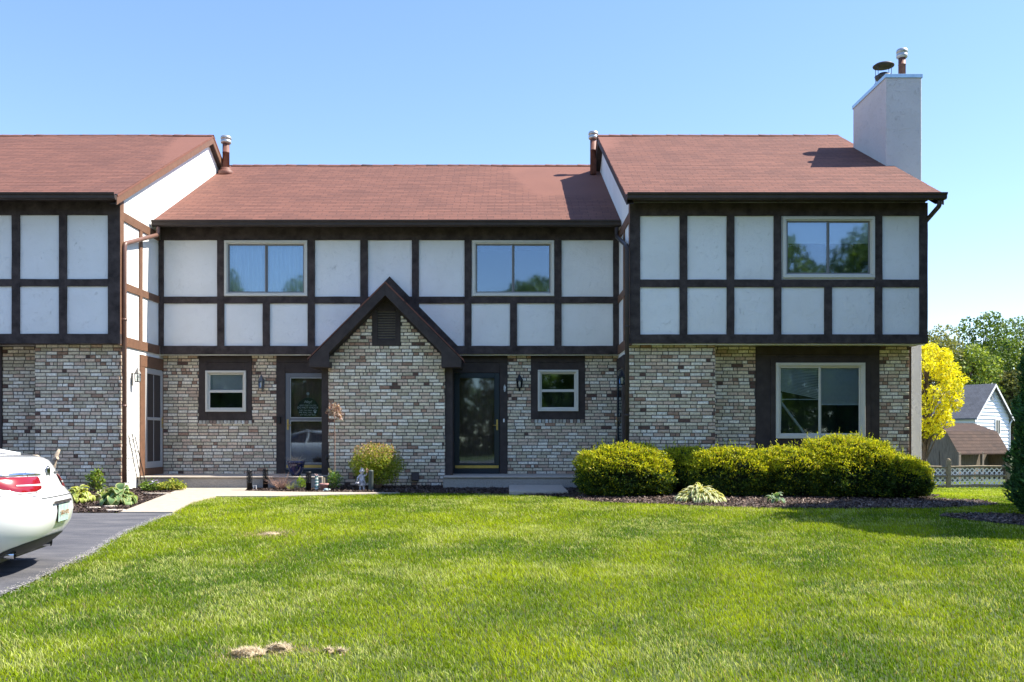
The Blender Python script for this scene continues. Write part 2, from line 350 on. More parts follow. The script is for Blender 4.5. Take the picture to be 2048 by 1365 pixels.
# walk
a1 = G(240, 1027); a2 = G(345, 1027)
YS = -1.2   # front of the stoops
walk = [(a1.x, dy1+.005), (a2.x, dy1+.005), G(385, 1006).xy[:], G(432, 995).xy[:], G(560, 994.5).xy[:], G(690, 991).xy[:], G(800, 987.6).xy[:], G(600, 986).xy[:], G(489, 984).xy[:], (PX(497, YS), YS-.01), (PX(365, YS), YS-.01)]
walk = [(p[0], p[1]) for p in walk]
sheet('front_walk', walk, .02, M['concrete'], thick=.08, sub=.7)
# stoops
def stoop(u0, u1, ztop, label, slabx=None):
    o = MB(); o.box(FY(0), u0, u1, -.19, -YS-.03, -.2, ztop-.035, 0); o.box(FY(0), u0-.004, u1+.004, -.195, -YS, ztop-.035, ztop, 1)
    t = tag(o.build('concrete_stoop', [M['stoopface'], M['concrete']], bevel=.012), label, 'step', 'concrete stoops at the doors'); return t
ZST = .30
stoop(-7.33, PX(657, -.6)-.01, ZST, 'long low concrete stoop under the left doors, with the navy pot on it')
stoop(PX(889, -.6)+.01, 2.28, ZST, 'low concrete stoop under the right front door, half behind the hedge')
s_ = MB(); sx0, sx1 = PX(1018, -1.6), PX(1127, -1.6)
s_.prism(Fr((0, 0, 0), (1, 0, 0), (0, 0, 1)), [(0, 0)]*0+[(sx0, -.0), (sx0, 0)], 0, 0) if False else None
# mulch beds
M['mulch'] = mat('dark_mulch', (.035, .022, .018), .95, noise=.6, nscale=40, bump=.03, bscale=50)
bedL = [(-30, dy1+.004), (a1.x-.01, dy1+.004), (PX(365, YS)-.01, YS-.02), (-7.34, YS-.02), (-7.34, -1.79), (-30, -1.79)]
bedC = [(PX(497, YS)+.02, YS-.01), G(489, 984).xy[:], G(600, 986).xy[:], G(800, 987.3).xy[:], G(900, 988).xy[:], G(1018, 989).xy[:], G(1138, 995).xy[:], G(1162, 1002).xy[:], (PX(1160, -1.5), YS), (.0, YS+.3), (-1, -.6), (-3.6, -.6), (-3.7, YS)]
bedR = gxy((1138, 995), (1180, 1004), (1250, 1007), (1330, 1009), (1420, 1014), (1550, 1017), (1700, 1018), (1850, 1018), (1940, 1014), (2000, 1009), (1960, 1002), (1860, 998))+[(8.8, -.5), (8.7, -.1), (7.8, -1.35), (2.25, -1.7), (2.2, YS), (PX(1160, -1.5), YS)]
bedC = [(p[0], p[1]) for p in bedC]
ac = G(2110, 1045); bedA = [(ac.x+1.45*math.cos(t)*(1+.1*math.sin(3*t)), ac.y+1.0*math.sin(t)) for t in np.linspace(0, 2*math.pi, 20, endpoint=False)]
for nm, P_ in (('mulch_bed', bedL), ('mulch_bed', bedC), ('mulch_bed', bedR), ('mulch_bed', bedA)): sheet(nm, P_, .006, M['mulch'], sub=.6)
def chips(polys, dens, name, palette, size, kind='stuff'):
    Vs = []; Cs = []
    for P_ in polys:
        x0, x1 = min(p[0] for p in P_), max(p[0] for p in P_); y0, y1 = min(p[1] for p in P_), max(p[1] for p in P_); x0 = max(x0, -14)
        n = int((x1-x0)*(y1-y0)*dens); x = rng.uniform(x0, x1, n); y = rng.uniform(y0, y1, n); k = inpoly(x, y, P_); x = x[k]; y = y[k]; n = len(x)
        Ls = rng.uniform(.35, 1, n)*size; ws = Ls*rng.uniform(.15, .45, n); a = rng.uniform(0, 6.28, n); tl = rng.normal(0, .45, n); t2 = rng.normal(0, .45, n)
        du = np.stack([np.cos(a), np.sin(a), np.tan(np.clip(tl, -1, 1))*.7], 1)*Ls[:, None]/2; dv = np.stack([-np.sin(a), np.cos(a), np.tan(np.clip(t2, -1, 1))], 1)*ws[:, None]/2
        c = np.stack([x, y, zg(x, y)+rng.uniform(.006, .03, n)], 1)
        Vs.append(np.stack([c-du-dv, c+du-dv, c+du*.8+dv, c-du*.9+dv], 1).reshape(-1, 3))
        col = np.array(palette)[rng.integers(0, len(palette), n)]*rng.uniform(.7, 1.3, (n, 1)); Cs.append(np.repeat(col, 4, 0))
    V = np.concatenate(Vs); F = np.arange(len(V)).reshape(-1, 4)
    return tag(npmesh(name, V, F, np.concatenate(Cs), M['vc']), kind=kind)
o = chips([bedL, bedC], 2200, 'bark_mulch', [(.05, .03, .025), (.03, .02, .018), (.09, .06, .045), (.14, .1, .08)], .055); tag(o, 'dark bark mulch in the beds by the walk and doors', 'mulch')
o = chips([bedR, bedA], 1500, 'bark_mulch', [(.16, .1, .075), (.08, .05, .04), (.24, .17, .13), (.04, .03, .025)], .05); tag(o, 'lighter brown bark mulch under the hedge and conical evergreen', 'mulch')
# crumbs of loose grit along the driveway edge
pts = np.array(lawn_edge[:11]); seg = rng.integers(0, len(pts)-1, 1800); tt = rng.random(1800)[:, None]
pp = pts[seg]*(1-tt)+pts[seg+1]*tt+np.stack([rng.normal(-.01, .04, 1800), rng.normal(.0, .04, 1800)], 1)
s3 = rng.uniform(.002, .006, 1800)
Vg = (np.stack([pp[:, 0], pp[:, 1], zg(pp[:, 0], pp[:, 1])+.009], 1)[:, None, :]+np.array([[-1, -1, 0], [1, -1, .3], [1, 1, .8], [-1, 1, .5]])[None]*s3[:, None, None]).reshape(-1, 3)
cg = np.repeat(np.array([(.42, .39, .36), (.3, .28, .26), (.5, .46, .42)])[rng.integers(0, 3, 1800)], 4, 0)
tag(npmesh('gravel_grit', Vg, np.arange(len(Vg)).reshape(-1, 4), cg, M['vc']), 'pale loose grit along the edge of the driveway', 'gravel', kind='stuff')
# ---------------------------------------------------------------- grass
CL = [(G(496, 1308).xy[:], .16), (G(557, 1300).xy[:], .12), (G(657, 1303).xy[:], .05), (G(683, 1305).xy[:], .05), (G(540, 1068).xy[:], .28), (G(620, 1300).xy[:], .07)]
def grass(n_spec):
    Vs = []; Cs = []; Fs = []; base = 0
    for (z0, z1, x0f, x1f, dens, wd, hh) in n_spec:
        xa = min(x0f(z0), x0f(z1)); xb = max(x1f(z0), x1f(z1))
        n = int((xb-xa)*(z1-z0)*dens); x = rng.uniform(xa, xb, n); y = rng.uniform(z0, z1, n)-CD
        keep = np.ones(n, bool); zz = y+CD
        keep &= (x > np.vectorize(x0f)(zz)) & (x < np.vectorize(x1f)(zz))
        jx = x+rng.normal(0, .025, n); jy = y+rng.normal(0, .025, n)
        for P_ in (drive, walk, bedL, bedC, bedR, bedA): keep &= ~inpoly(jx, jy, P_)
        keep &= ~((jy > -1.2) & (x < 7.8)); keep &= ~((y > -.6) & (x < 8.7)) & ~((y > -1.35) & (x < 2.3)) & ~((y > -1.95) & (x < -7.3))
        x = x[keep]; y = y[keep]; n = len(x)
        big = vnoise(x, y, 1.6, 1)*.5+vnoise(x, y, .7, 2)*.3+vnoise(x, y, .28, 3)*.2
        # soft paler mowing streaks running away from the camera
        st = .5+.5*np.sin((x*.94-y*.34)*2*math.pi/1.25+vnoise(x, y, 2.5, 9)*4)
        tone = np.clip((big-.5)*2.0+.5+(st-.5)*.38, 0, 1)
        pale = np.clip((vnoise(x, y, 1.0, 11)*.5+vnoise(x, y, .22, 12)*.5-.50)*5.5, 0, 1)
        G1 = np.array([.10, .185, .006]); G2 = np.array([.31, .385, .010]); G3 = np.array([.50, .54, .17]); G4 = np.array([.36, .29, .13])
        col = G1*(1-tone[:, None])+G2*tone[:, None]
        rb = rng.random(n); col = col*(.55+.9*rng.random((n, 1)))
        pk = (rng.random(n) < .07+.40*pale); col[pk] = G3*(.7+.5*rng.random((pk.sum(), 1)))
        dk = rb < .045; col[dk] = G4*(.6+.6*rng.random((dk.sum(), 1)))
        dead = np.zeros(n)
        for (cx_, cy_), rr_ in CL: dead = np.maximum(dead, np.exp(-((x-cx_)**2+(y-cy_)**2)/rr_**2))
        dd_ = rng.random(n) < dead*.9; col[dd_] = np.array([.5, .4, .22])*(.6+.6*rng.random((dd_.sum(), 1)))
        h = (1-.45*dead)*hh*.66*rng.uniform(.5, 1.25, n)*(.75+.5*big); wv = wd*rng.uniform(.6, 1.25, n)
        az = rng.uniform(0, 2*math.pi, n); ld = rng.uniform(0, 2*math.pi, n)*.65+.6; ln = h*rng.uniform(.15, 1.25, n)
        wx = np.stack([np.cos(az), np.sin(az), 0*az], 1)*wv[:, None]/2; l = np.stack([np.cos(ld)*ln, np.sin(ld)*ln, 0*ln], 1)
        p = np.stack([x, y, zg(x, y)-.012], 1); up = np.zeros((n, 3)); up[:, 2] = h
        v = np.stack([p-wx, p+wx, p+up*.55+l*.3+wx*.8, p+up*.55+l*.3-wx*.8, p+up+l], 1)
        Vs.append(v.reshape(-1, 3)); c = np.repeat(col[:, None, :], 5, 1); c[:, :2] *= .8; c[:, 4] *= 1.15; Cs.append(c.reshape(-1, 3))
        i = (np.arange(n)*5+base)[:, None]; Fs.append(np.concatenate([i+np.array([[0, 1, 2]]), i+np.array([[0, 2, 3]]), i+np.array([[3, 2, 4]])], 0)); base += n*5
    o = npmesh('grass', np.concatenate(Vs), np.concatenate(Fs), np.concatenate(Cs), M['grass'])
    print('blades', base//5); return tag(o, 'short mown green lawn grass in front of the townhouses', 'grass', kind='stuff')
hw = lambda z: .56*z+2.2
grass([(3.6, 6.5, lambda z: -hw(z), hw, 5200, .0055, .052), (6.5, 9, lambda z: -hw(z), hw, 4300, .006, .052), (9, 12.5, lambda z: -hw(z), hw, 3100, .0075, .052),
       (12.5, 18.4, lambda z: -hw(z), hw, 2100, .010, .052), (16, 26, lambda z: 8.5, lambda z: 19, 900, .016, .055), (26, 42, lambda z: 10, lambda z: 30, 260, .03, .06)])
# ---------------------------------------------------------------- foliage helpers
def leafcloud(P, size, col, name, parent=None, mt=None, aspect=.55, up=0.0, droop=0.0, out=None, outw=0.0, fold=True):
    """one leaf (two-triangle rhombus, folded) per point"""
    n = len(P); d = rng.normal(0, 1, (n, 3)); d[:, 2] += up
    if out is not None: d += out*outw
    d /= np.linalg.norm(d, axis=1)[:, None]+1e-9
    q = rng.normal(0, 1, (n, 3)); s = np.cross(d, q); s /= np.linalg.norm(s, axis=1)[:, None]+1e-9
    nn_ = np.cross(d, s)
    L_ = (size*rng.uniform(.6, 1.25, n))[:, None] if np.isscalar(size) else (size*rng.uniform(.7, 1.2, n))[:, None]
    a = P-d*L_*.5; t = P+d*L_*.5; w1 = P+s*L_*aspect*.5+nn_*L_*.12; w2 = P-s*L_*aspect*.5+nn_*L_*.12
    V = np.stack([a, w1, t, w2], 1).reshape(-1, 3); i = (np.arange(n)*4)[:, None]
    F = np.concatenate([i+np.array([[0, 1, 2]]), i+np.array([[0, 2, 3]])], 0)
    return npmesh(name, V, F, np.repeat(col, 4, 0), mt or M['leaf'], parent)
def mixcol(n, cols, w=None, var=.25):
    cols = np.array(cols); k = rng.choice(len(cols), n, p=w); return cols[k]*rng.uniform(1-var, 1+var, (n, 1))
# ================================================================ BUILDINGS
def gridwall(mb, fr, u0, u1, z0, z1, holes=(), n=0.0, mi=0):
    us = sorted({u0, u1, *[h[0] for h in holes], *[h[1] for h in holes]}); zs = sorted({z0, z1, *[h[2] for h in holes], *[h[3] for h in holes]})
    us = [u for u in us if u0-1e-6 <= u <= u1+1e-6]; zs = [z for z in zs if z0-1e-6 <= z <= z1+1e-6]
    for a, b in zip(us, us[1:]):
        for c, d in zip(zs, zs[1:]):
            mu, mz = (a+b)/2, (c+d)/2
            if any(h[0] < mu < h[1] and h[2] < mz < h[3] for h in holes): continue
            mb.face([fr(a, n, c), fr(b, n, c), fr(b, n, d), fr(a, n, d)], mi)
def room(mb, fr, h, depth=.9, n0=0.0, mi=0):
    u0, u1, z0, z1 = h; n1 = n0-depth; e = .0
    mb.face([fr(u0, n0, z0), fr(u0, n1, z0), fr(u0, n1, z1), fr(u0, n0, z1)], mi); mb.face([fr(u1, n0, z0), fr(u1, n1, z0), fr(u1, n1, z1), fr(u1, n0, z1)], mi)
    mb.face([fr(u0, n0, z0), fr(u1, n0, z0), fr(u1, n1, z0), fr(u0, n1, z0)], mi); mb.face([fr(u0, n0, z1), fr(u1, n0, z1), fr(u1, n1, z1), fr(u0, n1, z1)], mi)
    mb.face([fr(u0, n1, z0), fr(u1, n1, z0), fr(u1, n1, z1), fr(u0, n1, z1)], mi)
BP = [((.78, .67, .49), .30), ((.88, .80, .66), .27), ((.66, .49, .36), .12), ((.62, .53, .37), .16), ((.74, .57, .42), .12), ((.38, .24, .16), .02), ((.46, .28, .19), .02), ((.15, .09, .07), .012)]
BPW = np.array([b[1] for b in BP]); BPW = BPW/BPW.sum()
def bricks(mb, fr, u0, u1, z0, z1, holes=(), clip=None, ret=.1, seed=0):
    """real bricks, running bond with some headers; mb.col takes one colour per vertex"""
    r = random.Random(seed); rr = np.random.default_rng(seed); ch, mt, bl = .0677, .0155, .213
    rows = int(round((z1-z0)/ch)); ch = (z1-z0)/rows
    if mb.col is None: mb.col = []
    patch = None
    for k in range(rows):
        za, zb = z0+k*ch+mt/2, z0+(k+1)*ch-mt/2; zm = (za+zb)/2
        segs = [(u0, u1)]
        if clip: c = clip(zm); segs = [c] if c and c[1]-c[0] > .04 else []
        for h in holes:
            if h[2]+.012 < zm < h[3]-.004:
                ns = []
                for a, b in segs:
                    if h[1] <= a or h[0] >= b: ns.append((a, b)); continue
                    if h[0]-a > .02: ns.append((a, h[0]))
                    if b-h[1] > .02: ns.append((h[1], b))
                segs = ns
        hdr = r.random() < .2
        edges = []; u = u0-(bl/2 if k % 2 else 0)+r.uniform(-.012, .012); edges.append(u)
        while u < u1:
            q = r.random(); L = bl*r.uniform(.96, 1.04)
            if hdr and r.random() < .55 or q < .10: L = bl*r.choice([.5, .5, .36])
            u += L; edges.append(u)
        wet = .5+.5*math.sin(k*.9+seed)
        for a, b in zip(edges, edges[1:]):
            for sa, sb in segs:
                x0, x1 = max(a+mt/2, sa+.001), min(b-mt/2, sb-.001)
                if x1-x0 < .02: continue
                p = r.uniform(-.003, .005)+.007; ti = [p+r.uniform(-.0025, .0025) for _ in range(4)]; j = lambda: r.uniform(-.0022, .0022)
                e = .004
                F4 = [fr(x0+e+j(), ti[0], za+e+j()), fr(x1-e+j(), ti[1], za+e+j()), fr(x1-e+j(), ti[2], zb-e+j()), fr(x0+e+j(), ti[3], zb-e+j())]
                M4 = [fr(x0, p-.005, za), fr(x1, p-.005, za), fr(x1, p-.005, zb), fr(x0, p-.005, zb)]
                B4 = [fr(x0, -.012, za), fr(x1, -.012, za), fr(x1, -.012, zb), fr(x0, -.012, zb)]
                mb.raw(F4+M4+B4, [(0, 1, 2, 3)]+[(4+i, 4+(i+1) % 4, (i+1) % 4, i) for i in range(4)]+[(8+i, 8+(i+1) % 4, 4+(i+1) % 4, 4+i) for i in range(4)], 1)
                ci = int(rr.choice(len(BP), p=BPW))
                if x1-x0 < .13 and r.random() < .42: ci = r.choice([2, 4, 5, 6, 7])
                if x1-x0 > .15 and ci > 4 and r.random() < .5: ci = r.choice([0, 1, 3])
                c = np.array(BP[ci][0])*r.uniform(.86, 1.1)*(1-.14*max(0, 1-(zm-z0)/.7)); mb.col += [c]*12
def beam(name, parent, fr, u0, u1, z0, z1, n0=-.01, n1=.032, m=None):
    """a rough-sawn board along its longer side, edges slightly uneven"""
    mb = MB(); hor = (u1-u0) > (z1-z0); L = max(u1-u0, z1-z0); k = max(1, int(L/.35)); r = random.random
    J = lambda: (r()-.5)*.006
    rings = []
    for i in range(k+1):
        t = i/k
        if hor: u = u0+(u1-u0)*t; q = [(u, n0, z0+J()), (u, n1+J()*.5, z0+J()), (u, n1+J()*.5, z1+J()), (u, n0, z1+J())]
        else: z = z0+(z1-z0)*t; q = [(u0+J(), n0, z), (u0+J(), n1+J()*.5, z), (u1+J(), n1+J()*.5, z), (u1+J(), n0, z)]
        rings.append([fr(*a) for a in q])
    V = [p for q in rings for p in q]; F = [(4*i+a, 4*i+(a+1) % 4, 4*(i+1)+(a+1) % 4, 4*(i+1)+a) for i in range(k) for a in range(4)]+[(0, 1, 2, 3), (4*k+3, 4*k+2, 4*k+1, 4*k)]
    mb.raw(V, F); return mb.build(name, m or M['beam'], parent)
def window(parent, fr, u0, u1, z0, z1, kind='slider', dress='blind', n=0.0, trim=.055, split=.5, twist=False, name='window'):
    """trim frame > sashes, panes, blind or curtain. (u0..z1) is the outside of the trim"""
    t = trim; o = MB()
    for a, b, c, d in ((u0, u1, z0, z0+t), (u0, u1, z1-t, z1), (u0, u0+t, z0+t, z1-t), (u1-t, u1, z0+t, z1-t)): o.box(fr, a, b, n-.06, n+.045, c, d)
    e = .018
    for a, b, c, d in ((u0+t, u1-t, z0+t, z0+t+e), (u0+t, u1-t, z1-t-e, z1-t), (u0+t, u0+t+e, z0+t+e, z1-t-e), (u1-t-e, u1-t, z0+t+e, z1-t-e)): o.box(fr, a, b, n-.05, n+.025, c, d)
    W = o.build(name, M['cream'], parent, bevel=.004)
    a0, a1, b0, b1 = u0+t+e, u1-t-e, z0+t+e, z1-t-e; s = .028
    if kind == 'slider': cells = [(a0, a0+(a1-a0)*split, b0, b1, .0), (a0+(a1-a0)*split, a1, b0, b1, -.02)]
    else: zm = b0+(b1-b0)*.5; cells = [(a0, a1, b0, zm, .0), (a0, a1, zm, b1, -.02)]
    sm = M['sash'] if kind == 'slider' else M['cream']
    if name == 'picture_window': sm = M['cream']
    for (c0, c1, d0, d1, dn) in cells:
        q = MB()
        for a, b, c, d in ((c0, c1, d0, d0+s), (c0, c1, d1-s, d1), (c0, c0+s, d0+s, d1-s), (c1-s, c1, d0+s, d1-s)): q.box(fr, a, b, n-.03+dn, n-.006+dn, c, d)
        q.build('sash', sm, W, bevel=.002)
        q = MB(); q.box(fr, c0+s, c1-s, n-.021+dn, n-.017+dn, d0+s, d1-s); q.build('pane', M['glasslow' if (name == 'picture_window' or (kind == 'hung' and dress == 'blind')) else 'glass'], W)
    nb = n-.085
    if dress == 'blind':
        for i, (c0, c1, d0, d1, dn) in enumerate(cells if kind == 'slider' else [(a0, a1, b0, b1, 0)]):
            q = MB(); bot = b0+(b1-b0)*(.46 if name == 'picture_window' else (.52 if kind != 'slider' else .62)); z = b1-.01; k = 0
            if twist and i == 0: bot = b0+(b1-b0)*.66
            while z > bot:
                tilt = (lambda u: .16*(1-(z-bot)/(b1-bot))**1 * (u-c0)/(c1-c0)*-1.0) if (twist and i == 0) else (lambda u: 0)
                q.face([fr(c0+.01, nb-.006, z-.021+tilt(c0)), fr(c1-.01, nb-.006, z-.021+tilt(c1)), fr(c1-.01, nb+.006, z+tilt(c1)), fr(c0+.01, nb+.006, z+tilt(c0))]); z -= .024
            q.box(fr, c0+.01, c1-.01, nb-.012, nb+.012, bot-.03 if not (twist and i == 0) else bot-.19, bot-.012 if not (twist and i == 0) else bot-.175)
            q.build('blind', M['blind'], W, fix=False)
    elif dress in ('curtain', 'curtainfull'):
        for (c0, c1) in ((a0, (a0+a1)/2-.01), ((a0+a1)/2+.01, a1)):
            q = MB(); N_ = 60; r = random.Random(int(c0*100)); ph = r.random()*6
            top = [fr(c0+(c1-c0)*i/N_, nb+.018*math.sin(i*.95+ph)+.01*math.sin(i*.37), b1) for i in range(N_+1)]; bo = [fr(c0+(c1-c0)*i/N_, nb+.024*math.sin(i*.95+ph)+.012*math.sin(i*.41), b0) for i in range(N_+1)]
            q.raw(top+bo, [(i, i+1, N_+2+i, N_+1+i) for i in range(N_)], 0, True); q.build('curtain', M['curtain'], W, fix=False)
    return W, (u0+.02, u1-.02, z0+.02, z1-.02)
def stormdoor(parent, fr, u0, u1, z0, z1, n, m, mid=None, glass='glassdoor', hside=-1, brass=True, kick=True, screen=False):
    """frame > panes, inner door, handle, kick plate"""
    o = MB(); f = .10 if (u1-u0) > .8 else .09
    zb = z0+.13
    o.box(fr, u0, u0+f, n, n+.035, z0, z1); o.box(fr, u1-f, u1, n, n+.035, z0, z1); o.box(fr, u0+f, u1-f, n, n+.035, z1-f, z1); o.box(fr, u0+f, u1-f, n, n+.035, z0, zb)
    if mid: o.box(fr, u0+f, u1-f, n, n+.035, mid-.03, mid+.03)
    D = o.build('storm_door', m, parent, bevel=.006)
    cells = [(zb, z1-f)] if not mid else [(zb, mid-.03), (mid+.03, z1-f)]
    for a, b in cells:
        q = MB(); q.box(fr, u0+f, u1-f, n+.012, n+.018, a, b); q.build('pane', M['screen'] if screen else M[glass], D)
        if not screen:
            q = MB(); e = .012; A, B = u0+f, u1-f
            for x0, x1, y0, y1 in ((A, B, a, a+e), (A, B, b-e, b), (A, A+e, a+e, b-e), (B-e, B, a+e, b-e)): q.box(fr, x0, x1, n+.019, n+.027, y0, y1)
            q.build('glazing_bead', M['greymetal'] if m is M['doorgrey'] else m, D)
    if not screen:
        q = MB(); q.box(fr, u0+.02, u1-.02, n-.16, n-.12, z0, z1-.02)
        W_ = u1-u0
        for j in range(2):
            for (pa, pb) in ((.12, .36), (.42, .68), (.74, .93)):
                x0 = u0+.1+j*(W_/2-.05); x1 = x0+W_/2-.17; y0, y1 = z0+(z1-z0)*pa, z0+(z1-z0)*pb
                q.box(fr, x0, x1, n-.12, n-.108, y0, y1); q.box(fr, x0+.03, x1-.03, n-.108, n-.1, y0+.03, y1-.03)
        q.build('inner_door', M['innerdoor'], D, bevel=.004)
    hz = z0+(z1-z0)*.46; hu = u0+f*.5 if hside < 0 else u1-f*.5
    q = MB(); q.box(fr, hu-.018, hu+.018, n+.035, n+.042, hz-.1, hz+.12); q.tube([fr(hu, n+.04, hz), fr(hu, n+.075, hz), fr(hu-hside*-.0+(.09 if hside < 0 else -.09), n+.08, hz)], .009); q.tube([fr(hu, n+.04, hz+.07), fr(hu, n+.06, hz+.07)], .014)
    q.build('door_handle', M['brass'] if brass else M['greymetal'], D)
    if kick:
        q = MB(); q.box(fr, u0+.02, u1-.02, n+.036, n+.041, z0+.035, z0+.095); q.build('kick_plate', M['brass'], D, bevel=.002)
    return D
def slope(name, parent, x0, x1, ye, ze, yr, zr, m, exposure=.135, thick=.05, dirn=1, rake_jit=.01):
    """shingle courses, each one tipped a few millimetres over the one below; uv = metres along, course number"""
    run = math.hypot(yr-ye, zr-ze); n = max(2, int(run/exposure)); mb = MB(); uv = []
    sy, sz = (yr-ye)/run, (zr-ze)/run; ny_, nz_ = -sz*(1 if sy > 0 else -1), abs(sy); T = .004
    segs = max(1, int((x1-x0)/1.6)); r = random.Random(3)
    wv = [(r.random()-.5)*.05 for _ in range(segs+1)]; sag = [[(r.random()-.5)*.0016+wv[j]*(k/n) for j in range(segs+1)] for k in range(n+1)]
    for k in range(n):
        a, b = run*k/n, run*(k+1)/n+.02
        for i in range(segs):
            p, q = x0+(x1-x0)*i/segs, x0+(x1-x0)*(i+1)/segs
            if i == 0: p -= r.random()*rake_jit
            if i == segs-1: q += r.random()*rake_jit
            def pt(x, s, h, j): hh = h+sag[k][j]; return (x, ye+sy*s+ny_*hh, ze+sz*s+nz_*hh)
            c = [pt(p, a, T, i), pt(q, a, T, i+1), pt(q, b, .001, i+1), pt(p, b, .001, i)]
            mb.raw(c, [(0, 1, 2, 3)]); uv += [(p, k+.02), (q, k+.02), (q, k+.98), (p, k+.98)]
            c = [pt(p, a, -.004, i), pt(q, a, -.004, i+1), pt(q, a, T, i+1), pt(p, a, T, i)]
            mb.raw(c, [(0, 1, 2, 3)]); uv += [(p, k+.02)]*4
    # deck under the shingles
    P = [(x, y+ny_*h, z+nz_*h) for h in (-.006, -thick) for x, y, z in ((x0, ye, ze), (x1, ye, ze), (x1, yr, zr), (x0, yr, zr))]
    mb.raw(P, [(0, 1, 2, 3), (7, 6, 5, 4), (0, 4, 5, 1), (1, 5, 6, 2), (2, 6, 7, 3), (3, 7, 4, 0)]); uv += [(0.5, .5)]*8
    return mb.build(name, m, parent, uv=uv)
def gutter(parent, x0, x1, y, ztop):
    o = MB(); P = [(0, 0), (0, -.115), (.075, -.115), (.095, -.095), (.10, -.05), (.125, -.028), (.13, 0), (.118, 0), (.11, -.03), (.012, -.03), (.012, 0)]
    fr = FY(y); o.extrude(fr, [(a, ztop+b) for a, b in P], x0, x1); return o.build('gutter', M['gutter'], parent)
PITCH = .515
# ---- heights
ZE_F = PZ(388.5, -2.4); ZR_F = ZE_F+PITCH*5.6; YR_F = 3.2      # front blocks: eave, ridge
ZE_C = PZ(443, -.4); YR_C = 4.72; ZR_C = ZE_C+PITCH*(YR_C+.4)
zmid0, zmid1 = PZ(607.5), PZ(594); zbot0, zbot1 = PZ(709.5), PZ(692.5); ztop0, ztop1 = PZ(481), PZ(462)
xL, xR = -7.34, 2.29
YL = .2      # lower centre wall
# ================================================================ CENTRE HOUSE
H = thing('townhouse', (0, 0, 0), 'middle brick and timber townhouse with small brick gable between its two front doors', 'townhouse', 'joined townhouses')
F0 = FY(0); FC = FY(YL)
def upx(fr, a, b, Y): return PX(a, Y), PX(b, Y)
w1 = (PX(449.3), PX(615.3), PZ(593), PZ(481.8)); w2 = (PX(944.8), PX(1108), PZ(593), PZ(481.8))
o = MB()
def hole(w_): return (w_[0]+.03, w_[1]-.03, w_[2]+.03, w_[3]-.03)
gridwall(o, F0, xL, xR, zbot0-.02, ZE_C+.1, [hole(w1), hole(w2)]); o.box(F0, xL, xR, -.35, -.02, zbot0-.02, zbot0, 0) if False else None
o.build('stucco_wall', M['stucco'], H, fix=False)
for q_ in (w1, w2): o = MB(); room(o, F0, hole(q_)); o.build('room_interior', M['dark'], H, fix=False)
window(H, F0, *w1, dress='curtain'); window(H, F0, *w2, dress='none')
# timbers
beam('timber_beam', H, F0, xL+.04, xR-.02, ztop0, ztop1+.06, n1=.036)
beam('timber_beam', H, F0, xL+.04, xR-.02, zbot0, zbot1, n0=-.24, n1=.040)
for a, b in ((328, 435), (449, 616), (630, 721), (838, 929), (943, 1109), (1123, 1226)): beam('timber_beam', H, F0, PX(a)-.002, PX(b)+.002, zmid0, zmid1, n1=.030)
beam('timber_beam', H, F0, PX(736)-.0, PX(824), zmid0, zmid1, n1=.030)
for a, b in ((316.5, 328), (435, 449), (616, 630), (929, 943), (1109, 1123), (1226, 1238)): beam('timber_beam', H, F0, PX(a), PX(b), zbot1, ztop0, n1=.034)
for a, b in ((721, 736), (824, 838)): beam('timber_beam', H, F0, PX(a), PX(b), zbot1, ztop0, n1=.034)
for a, b in ((526, 540), (1020, 1034)): beam('timber_beam', H, F0, PX(a), PX(b), zbot1, zmid0, n1=.032)
# lower brick wall
pans = {'win1': (398, 504, 711, 841), 'win2': (1061.7, 1170, 711, 839), 'door1': (553, 660, 711, 946.6), 'door2': (890, 1015, 711, 946.6)}
ph = {k: (PX(a, YL), PX(b, YL), PZ(d, YL), PZ(c, YL)) for k, (a, b, c, d) in pans.items()}
ph['door1'] = (*ph['door1'][:2], ZST, ph['door1'][3]); ph['door2'] = (*ph['door2'][:2], ZST, ph['door2'][3])
sil = {k: (ph[k][0]+.0, ph[k][1], ph[k][2]-.085, ph[k][2]) for k in ('win1', 'win2')}
hl = list(ph.values())
def brickwall(name, parent, fr, u0, u1, z0, z1, holes, seed, sills=(), mortar_holes=None):
    mb = MB(); mb.col = []; bricks(mb, fr, u0, u1, z0, z1, list(holes)+list(sills), seed=seed)
    r = random.Random(seed+5)
    for s in sills:          # soldier row under the window
        u = s[0]
        while u < s[1]-.04:
            x0, x1 = u+.004, min(u+.071, s[1])-.004; z0_, z1_ = s[2]+.004, s[3]-.004
            if x1-x0 < .02: break
            B = [fr(x0, -.01, z0_), fr(x1, -.01, z0_), fr(x1, -.01, z1_), fr(x0, -.01, z1_)]; p = .02+r.uniform(-.002, .004)
            Fv = [fr(x0+.004, p+.01, z0_+.004), fr(x1-.004, p+.01, z0_+.004), fr(x1-.004, p, z1_), fr(x0+.004, p, z1_)]
            mb.raw(B+Fv, [(4, 5, 6, 7), (0, 1, 5, 4), (1, 2, 6, 5), (2, 3, 7, 6), (3, 0, 4, 7)], 1); mb.col += [np.array(r.choice([(.58, .55, .46), (.66, .64, .58), (.42, .38, .3), (.3, .22, .17)]))*r.uniform(.85, 1.1)]*8; u += .075
    n0 = len(mb.v); gridwall(mb, fr, u0, u1, z0, z1, holes, n=-.002, mi=0); mb.col += [(.2, .2, .2)]*(len(mb.v)-n0)
    return mb.build(name, [M['mortar'], M['brick']], parent)
brickwall('brick_wall', H, FC, xL+.01, xR, -.05, zbot0+.0, hl, 1, sills=list(sil.values()))
